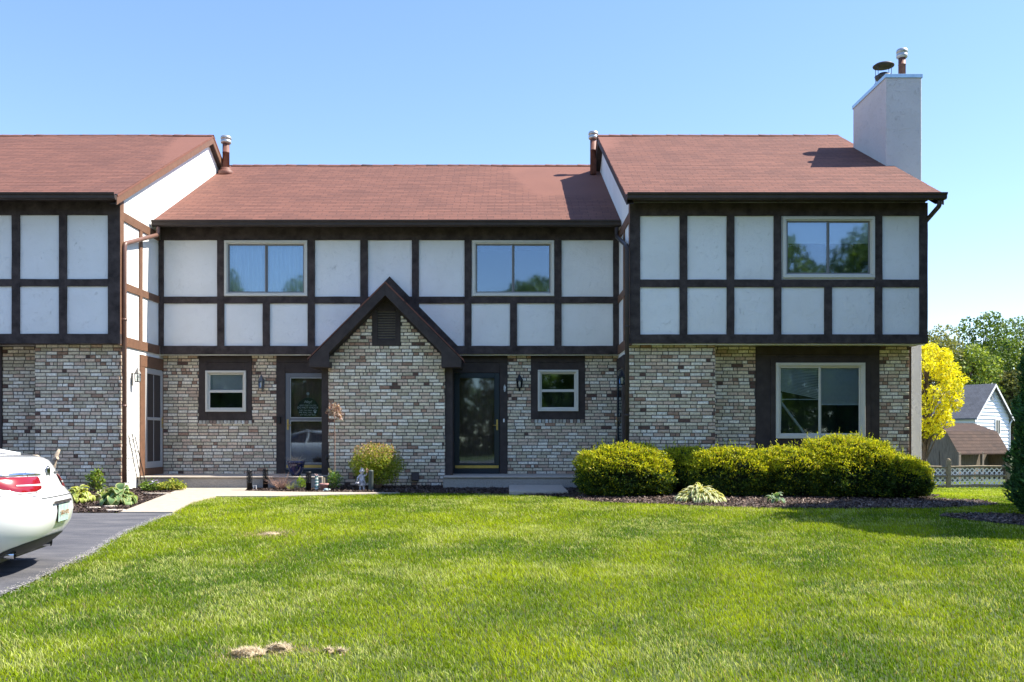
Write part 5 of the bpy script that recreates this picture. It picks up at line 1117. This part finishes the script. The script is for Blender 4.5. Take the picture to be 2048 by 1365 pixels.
Wn = o.build('window', M['whiteplastic'], t); o = MB(); o.box(fh, a, b, .08, .1, c_, d_); o.build('pane', mat('dark_far_glass', (.05, .06, .07), .1), Wn)
o = MB(); 
for k in range(6): o.box(fh, wd/2-.28, wd/2+.28, .0, .13, PZ(803, YH+2)+k*.13, PZ(803, YH+2)+k*.13+.07)
o.build('gable_louver', mat('grey_louver', (.35, .36, .38), .6), t)
o = MB(); o.tube([fh(-.25, .2, zev-.25), fh(-.02, .1, zev-.6), fh(-.02, .1, zg0)], .06, seg=6); o.build('downspout', M['whiteplastic'], t)
# ================================================================ SMALL THINGS BY THE DOORS
def gz(x, y): return g(x, y)
# mesh path lights
for px, Y, h, lb in ((499, -1.75, .40, 'black mesh path light at the corner of the walk'), (531, -1.3, .40, 'black mesh path light standing against the stoop face'), (617, -1.75, .37, 'black mesh path light left of the teal stacked totem')):
    x = PX(px, Y); z = gz(x, Y); t = thing('path_light', (x, Y, z), lb, 'garden light', 'black mesh path lights'); r = .05
    o = MB(); o.lathe((x, Y, z), [(r, 0), (r, .16), (r*1.02, .16), (r*1.02, .17), (r*.95, .17)], 16); o.build('base', M['black'], t)
    o = MB(); k = 12
    for i in range(k):
        for s in (1, -1): o.tube([(x+r*math.cos(2*math.pi*(i/k)+s*f*1.6), Y+r*math.sin(2*math.pi*(i/k)+s*f*1.6), z+.17+(h-.19)*f) for f in np.linspace(0, 1, 6)], .0045, seg=4)
    o.build('mesh_shade', M['black'], t)
    o = MB(); o.lathe((x, Y, z), [(r*1.05, h-.03), (r*1.05, h), (.001, h+.004)], 16); o.lathe((x, Y, z), [(r*.5, .17), (r*.5, h-.04)], 10); o.build('cap', M['black'], t)
# small dark stake beside the shrub
x, Y = PX(742, -1.75), -1.75; z = gz(x, Y); o = MB(); o.lathe((x, Y, z), [(.048, 0), (.05, .02), (.046, .36), (.05, .37), (.05, .39), (.03, .40), (.001, .405)], 14); tag(o.build('path_light', mat('grey_green_metal', (.07, .085, .075), .6), None), 'grey green cylindrical path light in front of the rounded shrub', 'garden light')
# navy pot with dead stalks, on the edge of the stoop
x, Y = PX(592, -1.0), -1.0; z = ZST; s = (Y+CD)/FPX; hp = 30*s; M['navy'] = mat('glazed_navy_ceramic', (.008, .014, .07), .12, noise=.5, nscale=7, coat=.6)
M['earth'] = mat('potting_soil', (.06, .04, .03), .95, noise=.5, nscale=50)
t = thing('flower_pot', (x, Y, z), 'glossy navy blue pot with dead stalks on the stoop edge', 'plant pot'); o = MB(); R_ = 17.5*s; o.lathe((x, Y, z), [(R_*.45, 0), (R_*.52, .01), (R_*.8, hp*.4), (R_*.96, hp*.8), (R_*.97, hp*.86), (R_*1.06, hp*.88), (R_*1.06, hp), (R_*.93, hp), (R_*.9, hp*.85)], 28); o.build('pot', M['navy'], t)
o = MB(); o.lathe((x, Y, z), [(R_*.92, hp*.86), (.001, hp*.9)], 20); o.build('soil', M['earth'], t)
tw = twigs('dead_stalks', None, None, (x, Y), z+hp*.85, 70, .22, 1.6, M['straw']); tw.parent = t; tw.matrix_parent_inverse = t.matrix_basis.inverted()
# pink pot
x, Y = PX(648, -1.7), -1.7; z = gz(x, Y); s = (Y+CD)/FPX; t = thing('flower_pot', (x, Y, z), 'small pinkish clay pot on the mulch with a wooden stake in it', 'plant pot'); hp = 15*s; R_ = 9*s
o = MB(); o.lathe((x, Y, z), [(R_*.65, 0), (R_*.9, hp*.75), (R_*1.03, hp*.76), (R_*1.05, hp), (R_*.9, hp), (R_*.88, hp*.85)], 20); o.build('pot', mat('pink_clay', (.42, .22, .2), .8, noise=.2, nscale=20), t)
o = MB(); o.lathe((x, Y, z), [(R_*.9, hp*.86), (.001, hp*.95)], 16); o.build('soil', M['earth'], t)
o = MB(); o.box(W0, x-.012, x+.018, Y-.01, Y+.01, z+hp*.8, z+hp+.11); o.build('stake', mat('pale_wood', (.6, .5, .32), .8), t)
# teal stacked totem with a pink flower on top
x, Y = PX(633, -1.72), -1.72; z = gz(x, Y); t = thing('garden_totem', (x, Y, z), 'stacked teal and cream ceramic totem with pink flower top', 'ornament'); o = MB(); zz = 0; k = 0
while zz < .26: o.lathe((x, Y, z+zz), [(.02, 0), (.042-.0012*k, .006), (.045-.0018*k, .016), (.04-.0012*k, .027), (.02, .032)], 16, k % 2); zz += .032; k += 1
o.build('stack', [mat('teal_glaze', (.12, .25, .25), .3), mat('cream_glaze', (.6, .66, .6), .3)], t)
o = MB(); petals(o, (x, Y, z+zz+.01), 7, .05, .018); petals(o, (x, Y, z+zz+.015), 6, .04, .016); o.build('flower', mat('pink_glaze', (.75, .6, .6), .5), t, fix=False)
# turtle
x, Y = PX(652, -1.9), -1.9; z = gz(x, Y); t = thing('turtle_ornament', (x, Y, z), 'tiny pale teal turtle figurine in front of the pink pot', 'ornament'); o = MB(); o.ball((x, Y, z+.035), .05, .055, .032); o.build('shell', mat('pale_teal', (.3, .42, .45), .5, noise=.4, nscale=70), t)
o = MB(); o.ball((x+.065, Y-.01, z+.04), .022, .02, .018, seg=10, rings=6)
for a, b in ((.04, .035), (.04, -.045), (-.04, .035), (-.04, -.045)): o.ball((x+a, Y+b, z+.014), .017, .015, .014, seg=8, rings=5)
o.build('head_and_legs', mat('cream_stone', (.55, .6, .55), .6), t)
# boot-black tool leaning on the post
o = MB(); x, Y = PX(652, -.85), -.85; z = ZST*.2+.02
t = thing('garden_tool', (x, Y, z), 'black handled garden tool with yellow band leaning on the post by the pot', 'tool')
o.tube([(PX(666, -1.2), -1.2, .18), (PX(660, -1.05), -1.05, .40), (PX(654, -.85), -.85, .62)], .02, seg=8); o.lathe((PX(654, -.85), -.85, .60), [(.01, 0), (.035, .03), (.03, .1), (.01, .13)], 10); o.build('handle', M['black'], t)
o = MB(); a, b = Vector((PX(661.5, -1.09), -1.09, .36)), Vector((PX(658.5, -1.02), -1.02, .445)); o.tube([a, b], .027, seg=10); o.build('yellow_band', mat('yellow_band', (.6, .5, .12), .5), t)
o = MB(); o.tube([(PX(666, -1.2), -1.2, .20), (PX(669, -1.26), -1.26, .07)], [.03, .04], seg=8, flat=.5); o.build('blade', M['darkmetal'], t)
# white tag next to the first path light
x, Y = PX(509, -1.6), -1.6; z = gz(x, Y); o = MB(); o.tube([(x-.02, Y, z), (x-.02, Y, z+.09), (x+.03, Y, z+.1), (x+.035, Y, z)], .007, seg=6); tag(o.build('wire_hook', M['whiteplastic']), 'small white bent plastic hook beside the walk corner light', 'hook')
# stone child statue
x, Y = PX(724, -1.7), -1.7; z = gz(x, Y)
M['stone'] = mat('mottled_grey_stone', (.78, .76, .80), .85, noise=.5, nscale=22, col2=(.08, .08, .09), bump=.004, bscale=60)
t = thing('garden_statue', (x, Y, z), 'mottled grey stone statue of a child holding up a lantern', 'statue')
V = [(0, 0, .19), (0, 0, .27), (0, 0, .315), (0, -.005, .345), (0, -.005, .385), (-.045, 0, .29), (-.085, -.02, .24), (-.08, -.05, .20), (.045, 0, .295), (.085, -.02, .30), (.098, -.03, .345), (-.028, 0, .17), (-.032, -.01, .09), (-.034, -.005, .02), (-.036, -.05, .018), (.028, 0, .17), (.034, -.01, .09), (.038, -.005, .02), (.05, -.05, .018)]
E = [(0, 1), (1, 2), (2, 3), (3, 4), (1, 5), (5, 6), (6, 7), (1, 8), (8, 9), (9, 10), (0, 11), (11, 12), (12, 13), (13, 14), (0, 15), (15, 16), (16, 17), (17, 18)]
Rr = [.052, .05, .02, .042, .035, .026, .018, .014, .026, .017, .013, .036, .024, .018, .016, .036, .024, .018, .016]
me = bpy.data.meshes.new('figure'); me.from_pydata([(x+a, Y+b, z+c) for a, b, c in V], E, []); me.materials.append(M['stone']); ob = bpy.data.objects.new('figure', me); C.objects.link(ob); ob.parent = t; ob.matrix_parent_inverse = t.matrix_basis.inverted()
sk = ob.modifiers.new('skin', 'SKIN'); 
for i, v in enumerate(me.skin_vertices[0].data): v.radius = (Rr[i], Rr[i])
me.skin_vertices[0].data[0].use_root = True
sb = ob.modifiers.new('sub', 'SUBSURF'); sb.levels = 1; sb.render_levels = 2
o = MB(); o.lathe((x, Y, z), [(.075, .10), (.082, .11), (.06, .2), (.048, .28), (.03, .3)], 14, sx=1, sy=.8); o.build('tunic', M['stone'], t)
o = MB(); o.lathe((x, Y, z+.375), [(.052, -.02), (.056, .0), (.045, .03), (.03, .055), (.001, .07)], 14); o.ball((x, Y-.043, z+.36), .007, .01, .008, seg=8, rings=5); o.build('cap_and_nose', M['stone'], t)
o = MB(); o.lathe((x-.075, Y-.07, z+.12), [(.02, 0), (.038, .02), (.04, .05), (.035, .05)], 12); o.tube([(x-.11, Y-.07, z+.17), (x-.075, Y-.07, z+.21), (x-.04, Y-.07, z+.17)], .005, seg=5); o.build('basket', M['stone'], t)
o = MB(); o.lathe((x+.1, Y-.03, z+.35), [(.02, 0), (.024, .01), (.022, .05), (.03, .055), (.004, .085)], 8, sm=False); o.build('lantern', mat('cream_lantern', (.65, .52, .3), .5, noise=.5, nscale=60, col2=(.5, .12, .03)), t)
o = MB(); o.lathe((x, Y, z-.01), [(.1, 0), (.095, .025), (.07, .03), (.001, .03)], 16); o.build('plinth', M['stone'], t)
# flat stones
for px, py, a, b, lb in ((188, 1019, .11, .06, 'leftmost flat tan stone in the mulch by the driveway'), (222, 1016, .12, .07, 'middle flat pale stone in the mulch by the driveway'), (232, 1024, .17, .09, 'largest pale flagstone at the corner of walk and driveway'), (318, 990, .30, .07, 'long pale flagstone between mulch and walk')):
    p = G(px, py); o = MB(); n = 9; rr = [random.uniform(.8, 1.1) for _ in range(n)]; P = [(p.x+a*rr[i]*math.cos(6.283*i/n), p.y+b*rr[i]*math.sin(6.283*i/n)) for i in range(n)]
    k = n; z_ = p.z; o.raw([(x, y, z_-.02) for x, y in P]+[(x, y, z_+.035) for x, y in P], [tuple(range(k)), tuple(range(2*k-1, k-1, -1))]+[(i, (i+1) % k, k+(i+1) % k, k+i) for i in range(k)]); tag(o.build('flagstone', mat('pale_flagstone', (.55, .47, .38), .9, noise=.2, nscale=12), bevel=.008), lb, 'stone', 'flat stones in the bed')
# concrete pad step in front of the right door
o = MB(); P = [G(1018, 987), G(1132, 987), G(1120, 970.5), G(1018, 970.5)]; zt = PZ(970.5, -1.45)
y0, y1 = G(1018, 990).y, YS-.02; zt = g(1, y0)+.07
o.raw([(PX(1018, y0), y0, -.1), (PX(1137, y0), y0, -.1), (PX(1124, y1), y1, -.1), (PX(1018, y1), y1, -.1), (PX(1018, y0), y0, zt), (PX(1137, y0), y0, zt), (PX(1124, y1), y1, zt+.04), (PX(1018, y1), y1, zt+.04)], [(0, 1, 2, 3), (4, 5, 6, 7), (0, 1, 5, 4), (1, 2, 6, 5), (2, 3, 7, 6), (3, 0, 4, 7)])
tag(o.build('concrete_slab', M['concrete'], bevel=.01), 'pale tapering concrete slab below the right stoop', 'step')
# black wire trellis leaning on the white side wall
def wallpt(px, py, off=.05):
    X_ = -7.34+off; d = X_*FPX/(px-CX); return Vector((X_, d-CD, CZ+(HY-py)*d/FPX))
t = thing('wire_trellis', wallpt(285, 964, .2), 'narrow black wire trellis leaning on the white side wall', 'trellis'); A = [wallpt(257, 871), wallpt(264, 867), wallpt(270, 873)]; B = [wallpt(276, 966, .2), wallpt(283, 966, .25), wallpt(290, 962, .2)]
o = MB()
for a, b in zip(A, B): o.tube([a, b], .009, seg=5)
for f in (.02, .12, .35, .55, .75, .93):
    q = [a.lerp(b, f) for a, b in zip(A, B)]; o.tube(q, .004, seg=4)
for i in range(9): f = .1+i*.09; o.tube([A[i % 2].lerp(B[i % 2], f), A[1+(i+1) % 2].lerp(B[1+(i+1) % 2], f+.08)], .003, seg=4)
o.build('wire_frame', M['black'], t)
# driftwood in the bed behind the car
pY = -2.55; o = MB(); o.tube([(PX(92, pY), pY, g(-8, pY)), (PX(105, pY), pY, PZ(925, pY)), (PX(112, pY), pY-.02, PZ(914, pY)), (PX(119, pY), pY, PZ(899, pY))], [.09, .07, .045, .022], seg=7); o.tube([(PX(100, pY), pY, PZ(935, pY)), (PX(84, pY), pY, PZ(922, pY)), (PX(70, pY), pY+.05, PZ(914, pY)), (PX(62, pY), pY+.05, PZ(912, pY))], [.06, .05, .04, .02], seg=7); o.tube([(PX(104, pY), pY, PZ(922, pY)), (PX(118, pY), pY-.05, PZ(916, pY))], [.05, .035], seg=6)
tag(o.build('driftwood', mat('bleached_driftwood', (.42, .34, .26), .9, noise=.4, nscale=14, bump=.01, bscale=20)), 'bleached driftwood branch sticking up behind the trunk of the white car', 'wood')
# dead grass clumps on the lawn
def strawclump(px, py, rx, ry, h, n, label):
    p = G(px, py); o = MB(); k = 14
    V = []; base = [(0, 1), (.6, .75), (.85, .35), (1, 0)]
    o.lathe((p.x, p.y, p.z), [(rx, -.01), (rx*.8, h*.35), (rx*.45, h*.6), (.001, h*.7)], k, sx=1, sy=ry/rx)
    o.v = [(a+random.gauss(0, .012), b+random.gauss(0, .012), c+random.gauss(0, .004)) for a, b, c in o.v]
    for i in range(n):
        a = random.uniform(0, 6.28); q = math.sqrt(random.random()); c = Vector((p.x+math.cos(a)*q*rx, p.y+math.sin(a)*q*ry, p.z+h*(1-q*q)*.6)); b = random.uniform(0, 6.28); L = random.uniform(.02, .055); e = c+Vector((math.cos(b)*L, math.sin(b)*L, random.uniform(-.005, .03))); s = Vector((-math.sin(b), math.cos(b), .3))*.0022
        o.face([c-s, c+s, e])
    return tag(o.build('dead_grass_clump', M['strawp'], fix=False), label, 'grass clump', 'dead clippings on the lawn')
M['strawp'] = mat('pale_straw', (.52, .42, .27), .9, noise=.35, nscale=60)
strawclump(496, 1308, .095, .07, .032, 1300, 'largest pile of dead straw coloured clippings on the near lawn'); strawclump(557, 1300, .07, .045, .04, 700, 'smaller pile of dead clippings right of the largest pile')
strawclump(657, 1303, .022, .018, .02, 110, 'tiny pale clipping tuft right of both piles'); strawclump(683, 1305, .02, .016, .02, 90, 'tiniest pale clipping tuft furthest right on the near lawn')
strawclump(540, 1068, .11, .05, .018, 220, 'flat brown dead patch farther back on the left lawn')
# ================================================================ CAR
def car():
    phi = R(9.5); hx, hy = -math.cos(phi), -math.sin(phi)          # heading
    Yc = -10.9; rc = Vector((PX(126, Yc), Yc, 0)); z0 = -.185
    t = thing('parked_car', (rc.x+hx*2.3, rc.y+hy*2.3, z0), 'white sedan on the driveway, only its rear corner in the picture', 'car')
    f = Vector((hx, hy, 0)); l = Vector((-hy*-1, -hx, 0))          # l = towards the camera side
    l = Vector((f.y*-1, f.x, 0)); l = l if l.y < 0 else -l
    def Wd(a, b, c): return rc+f*a+l*b+Vector((0, 0, z0+c))        # a forward from rear, b lateral (camera side +), c up
    # levels: z, rear x, front x, half width, exponent
    Lv = [(.20, .30, 4.45, .80, 4), (.26, .20, 4.55, .86, 4), (.36, .08, 4.62, .90, 4), (.48, .015, 4.66, .915, 4.2), (.60, .0, 4.66, .922, 4.2), (.70, .025, 4.64, .925, 4.2), (.76, .07, 4.6, .922, 4), (.82, .10, 4.5, .912, 3.8), (.90, .13, 4.3, .895, 3.6), (.97, .155, 4.05, .87, 3.4), (1.03, .19, 3.8, .835, 3.3), (1.065, .24, 3.6, .79, 3.2), (1.085, .36, 3.4, .70, 3.0)]
    LA = np.array(Lv)
    def S(th, zz):          # surface point; th: 0 = rear centre, +90deg = camera side, 180 = nose
        q = [np.interp(zz, LA[:, 0], LA[:, i]) for i in range(1, 5)]; a = (q[1]-q[0])/2; xc = (q[1]+q[0])/2; cth, sth = math.cos(th), math.sin(th); e = 2/q[3]
        return xc-a*math.copysign(abs(cth)**e, cth), q[2]*math.copysign(abs(sth)**e, sth)
    ths = []
    # dense sampling by arc length around the corners
    raw = np.linspace(-math.pi, math.pi, 721); pr = np.array([S(x, .6) for x in raw]); dl = np.r_[0, np.cumsum(np.hypot(*np.diff(pr, axis=0).T))]; N = 120; ths = np.interp(np.linspace(0, dl[-1], N+1)[:-1], dl, raw)
    o = MB(); zs = np.interp(np.linspace(0, 1, 26), np.linspace(0, 1, len(Lv)), LA[:, 0])
    V = []
    def wheelcut(a, zz, r=.37):
        return any(math.hypot(a-xw, zz-.33) < r for xw in (1.02, 3.70))
    for zz in zs:
        for th in ths: a, b = S(th, zz); V.append(Wd(a, b, zz))
    F = []
    for i in range(len(zs)-1):
        for k in range(N):
            a, b = S(ths[k], zs[i]); 
            if abs(b) > .8 and wheelcut(a, (zs[i]+zs[i+1])/2): continue
            F.append((i*N+k, i*N+(k+1) % N, (i+1)*N+(k+1) % N, (i+1)*N+k))
    top = len(zs)-1; 
    # deck: shrink towards the middle with a slight dome
    rings = [(.8, 1.095), (.5, 1.105), (.15, 1.11)]; b0 = len(V)
    for s, zz in rings:
        for th in ths: a, b = S(th, zs[-1]); am = 1.9; V.append(Wd(am+(a-am)*(s if s < 1 else 1)+(0), b*s, zz))
    F += [(top*N+k, top*N+(k+1) % N, b0+(k+1) % N, b0+k) for k in range(N)]
    for j in range(len(rings)-1): F += [(b0+j*N+k, b0+j*N+(k+1) % N, b0+(j+1)*N+(k+1) % N, b0+(j+1)*N+k) for k in range(N)]
    F.append(tuple(b0+(len(rings)-1)*N+k for k in range(N)))
    o.raw(V, F, 0, True)
    paint = mat('white_car_paint', (.80, .80, .79), .28, spec=.5, coat=1.0); B = o.build('body', paint, t)
    def patch(name, tlo, thi, zlo, zhi, m, off=.008, n=24, k=8, par=B):
        o = MB(); V = []
        for i in range(n+1):
            for j in range(k+1):
                fx = i/n; th = tlo+(thi-tlo)*fx; z1, z2 = zlo(fx), zhi(fx); zz = z1+(z2-z1)*j/k; a, b = S(th, zz); e = off*math.sin(math.pi*min(1, max(0, (j/k)*1.0)))**.4+.002
                cx_ = 2.3; n_ = Vector((a-cx_, b*2.2, 0)).normalized(); 
                V.append(Wd(a+n_.x*e, b+n_.y*e, zz))
        o.raw(V, [(i*(k+1)+j, (i+1)*(k+1)+j, (i+1)*(k+1)+j+1, i*(k+1)+j+1) for i in range(n) for j in range(k)], 0, True); return o.build(name, m, par)
    # th at a given lateral b on the rear face
    def thb(b, z=.9):
        tt = np.linspace(0, math.pi/2, 400); bb = [S(x, z)[1] for x in tt]; return float(np.interp(b, bb, tt))
    def tha(a, z=.9):
        tt = np.linspace(.0, math.pi/2, 4000); aa = [S(x, z)[0] for x in tt]; return float(np.interp(a, aa, tt))
    red = mat('red_tail_light', (.26, .002, .004), .2, coat=1); clr = mat('clear_lens', (.75, .75, .74), .15, coat=1); chrome = mat('chrome', (.75, .78, .82), .08, metal=1)
    for s in (1, -1):
        t0, t1 = s*thb(.27), s*tha(.62); lo = lambda x: .775+.0*x+.115*max(0, (x-.35)/.65)**1.3+.02*max(0, .12-x)/.12; hi = lambda x: .905+.01*x
        TL = patch('tail_light', t0, t1, lo, hi, red, .012)
        patch('reversing_lamp', t0+s*.0, t0+(t1-t0)*.42, lambda x: .815+.012*x, lambda x: .845-.0*x, clr, .016, k=4, par=TL); patch('chrome_strip', s*thb(.2), s*tha(.66), lambda x: .915+.004*x, lambda x: .922+.02*math.sin(math.pi*min(1, x*1.1+.1))+.004*x, chrome, .014, k=4)
    # dark lower valance and exhaust
    blk = M['black']
    patch('rear_valance', -thb(.62, .3), thb(.62, .3), lambda x: .205, lambda x: .21+.15*math.sin(math.pi*x)**.5, mat('dark_plastic', (.03, .03, .03), .6), .008)
    for s in (1, -1):
        o = MB(); c = [Wd(.25, s*.50, .225), Wd(.44, s*.50, .24)]; o.tube(c, .034, seg=12, cap=False); o.tube(c, .03, seg=12, cap=False); o.build('exhaust_tip', chrome, B, fix=False)
    # plate recess and plate
    rec = mat('plate_shadow_recess', (.55, .55, .55), .5); a = .0
    def flat(name, b0_, b1_, z0_, z1_, aoff, m, par=B, th=.006):
        o = MB(); n = 8; V = []
        for i in range(n+1):
            b = b0_+(b1_-b0_)*i/n
            for zz in (z0_, z1_):
                a_ = S(math.copysign(thb(abs(b), zz), b), zz)[0]; V.append(Wd(a_-aoff, b, zz))
        V += [Wd(0, 0, 0)]*0; o.raw(V, [(2*i, 2*i+2, 2*i+3, 2*i+1) for i in range(n)]); return o.build(name, m, par, fix=False)
    flat('plate_hood', -.26, .26, .652, .675, .02, M['darkmetal']); PLb = flat('license_plate_holder', -.16, .16, .475, .645, .012, blk)
    pl = flat('license_plate', -.152, .152, .482, .638, .018, mat('plate_face', (.55, .62, .52), .4, noise=.5, nscale=18, col2=(.25, .42, .42)), B)
    Mx = Matrix(((-l.x, 0, -f.x, 0), (-l.y, 0, -f.y, 0), (0, 1, 0, 0), (0, 0, 0, 1)))
    if Mx.determinant() < 0: Mx = Matrix(((l.x, 0, -f.x, 0), (l.y, 0, -f.y, 0), (0, 1, 0, 0), (0, 0, 0, 1)))
    def tx(s_, size, b, c, m, name, off=.02, par=B):
        a_ = S(math.copysign(thb(abs(b), c), b) if b else 0, c)[0]; p = Wd(a_-off, b, c); q = Mx.copy(); q.translation = p; return text(s_, size, q, m, name, par)
    tx('GKR 4192', .058, 0, .56, mat('plate_navy', (.3, .12, .04), .5), 'plate_number', .022, pl)
    # emblem: thin ring with three slanted shields
    a_ = S(0, .935)[0]; o = MB(); cc = Wd(a_-.012, 0, .935); rt = .052
    o.tube([cc+l*(rt*math.cos(x))+Vector((0, 0, rt*math.sin(x)))+f*(.0*math.sin(x)) for x in np.linspace(0, 6.283, 25)], .005, seg=6, cap=False)
    for k in (-1, 0, 1): q = cc+l*(k*.026); o.tube([q+l*.012+Vector((0, 0, .03)), q-l*.012+Vector((0, 0, -.028))], [.011, .006], seg=6)
    o.build('emblem', mat('dark_chrome', (.2, .22, .25), .15, metal=1), B)
    tx('VERANO', .032, .50, .735, chrome, 'badge', .012)
    # trunk seam and crease
    o = MB(); P = [Wd(S(math.copysign(thb(abs(b), .71), b) if b else 0, .71)[0]-.003, b, .715) for b in np.linspace(-.42, .42, 15)]; o.tube(P, .004, seg=5)
    for s in (1, -1):
        P = [Wd(S(s*thb(.42, z_), z_)[0]-.002, s*.42+.0, z_) for z_ in np.linspace(.715, 1.05, 8)]; P += [Wd(.5, s*.56, 1.092), Wd(.75, s*.6, 1.094)]; o.tube(P, .003, seg=5)
    o.build('trunk_seam', mat('seam_shadow_gap', (.12, .12, .12), .8), B)
    o = MB()
    for s in (1, -1):
        ta, tb = s*tha(.60, .73), s*tha(.70, .7); q = np.linspace(s*thb(.44, .735), s*tha(.68, .72), 20); P = []
        for i, th in enumerate(q): zz = .765-.035*(i/19)**2; a, b = S(th, zz); P.append(Wd(a-.002, b+s*.003, zz))
        o.tube(P, .0035, seg=5)
    o.build('bumper_seam', M['darkmetal'], B)
    # greenhouse
    o = MB(); Gv = [(1.04, .78, 3.55, .76), (1.12, 1.0, 3.42, .74), (1.25, 1.35, 3.12, .68), (1.38, 1.75, 2.85, .62), (1.43, 1.95, 2.6, .56)]; V = []; n = 60
    for zz, r_, fr_, hw_ in Gv:
        for k in range(n): th = 2*math.pi*k/n; a_ = (fr_-r_)/2; V.append(Wd((fr_+r_)/2-a_*math.copysign(abs(math.cos(th))**.5, math.cos(th)), hw_*math.copysign(abs(math.sin(th))**.5, math.sin(th)), zz))
    o.raw(V, [(i*n+k, i*n+(k+1) % n, (i+1)*n+(k+1) % n, (i+1)*n+k) for i in range(len(Gv)-1) for k in range(n)], 0, True); o.build('windows', mat('dark_car_glass', (.02, .022, .025), .04, coat=1), t)
    o = MB(); V = []
    for sc, zz in ((1.02, 1.43), (1.0, 1.455), (.7, 1.475), (.2, 1.48)):
        for k in range(n): th = 2*math.pi*k/n; a_ = .42*sc; V.append(Wd(2.3-a_*math.copysign(abs(math.cos(th))**.6, math.cos(th))*1.0, .57*sc*math.copysign(abs(math.sin(th))**.6, math.sin(th)), zz))
    o.raw(V, [(i*n+k, i*n+(k+1) % n, (i+1)*n+(k+1) % n, (i+1)*n+k) for i in range(3) for k in range(n)]+[tuple(3*n+k for k in range(n))], 0, True); o.build('roof_panel', paint, t)
    for s in (1, -1):
        o = MB(); o.tube([Wd(.60, s*.70, 1.085), Wd(1.1, s*.71, 1.17), Wd(1.7, s*.62, 1.38), Wd(2.4, s*.60, 1.455), Wd(3.0, s*.66, 1.33), Wd(3.6, s*.76, 1.07)], [.018, .035, .04, .035, .035, .04], seg=8); o.tube([Wd(2.35, s*.6, 1.45), Wd(2.4, s*.79, 1.06)], .03, seg=6); o.build('window_pillar', paint, t)
    for xw in (1.02, 3.70):
        for s in (1, -1):
            c = Wd(xw, s*.80, .325); ax = l*s; q = ax.to_track_quat('Z', 'Y').to_matrix().to_4x4(); o = MB(); o.lathe((0, 0, 0), [(.2, -.1), (.3, -.11), (.325, -.08), (.325, .06), (.30, .10), (.22, .10), (.21, .07)], 32); o.v = [tuple(c+q.to_3x3() @ Vector(v)) for v in o.v]; Wl = o.build('tyre', mat('tyre_rubber', (.02, .02, .02), .85), t)
            o = MB(); o.lathe((0, 0, 0), [(.21, .06), (.2, .085), (.19, .06), (.19, -.05), (.001, -.05)], 28)
            for k in range(10): a_ = k*.6283; d = Vector((math.cos(a_), math.sin(a_), 0)); o.tube([d*.04+Vector((0, 0, .06)), d*.195+Vector((0, 0, .075))], .014, seg=5)
            o.lathe((0, 0, .05), [(.05, 0), (.05, .025), (.001, .03)], 12); o.v = [tuple(c+q.to_3x3() @ Vector(v)) for v in o.v]; o.build('rim', mat('silver_rim', (.5, .5, .52), .25, metal=.9), Wl)
    o = MB(); P = [(.35, -.72), (4.3, -.72), (4.3, .72), (.35, .72)]; o.raw([Wd(a, b, c) for c in (.17, .6) for a, b in P], [(0, 1, 2, 3), (4, 5, 6, 7), (0, 1, 5, 4), (1, 2, 6, 5), (2, 3, 7, 6), (3, 0, 4, 7)]); o.build('underbody', M['black'], t)
    return t
car()
# ridge caps and pale drip edges on the three front roofs
for hh, x0, x1, yr, zr, ye, ze in ((H, xL+.15, xR-.05, YR_C, ZR_C, -.4, ZE_C), (HL, XLE, XLR, YR_F, ZR_F, -2.4, ZE_F), (HR, XRL, XRR, YR_F, ZR_F, -2.4, ZE_F)):
    o = MB(); x = x0; uv = []; rr = random.Random(int(abs(x0)*7))
    while x < x1-.05:
        e = min(x+.30, x1); h = .022; d = rr.uniform(-.004, .006); wv_ = .025*math.sin(x*1.1)
        P = [(x, yr-.13, zr-.067+h+d), (e, yr-.13, zr-.067+h-.006), (e, yr, zr+h-.006), (x, yr, zr+h+d), (e, yr+.13, zr-.067+h-.006), (x, yr+.13, zr-.067+h+d), (x, yr-.13, zr-.067), (x, yr, zr)]
        o.raw(P, [(0, 1, 2, 3), (3, 2, 4, 5), (6, 0, 3, 7)]); k = int(x*3); uv += [(x, k+.3)]*8; x += .13 if False else .28
    o.build('ridge_cap', M['shingle'], hh, uv=uv, fix=False)
    o = MB(); o.box(FY(ye), x0, x1, .0, .012, ze-.012, ze-.004); o.build('drip_edge', M['greymetal'], hh)
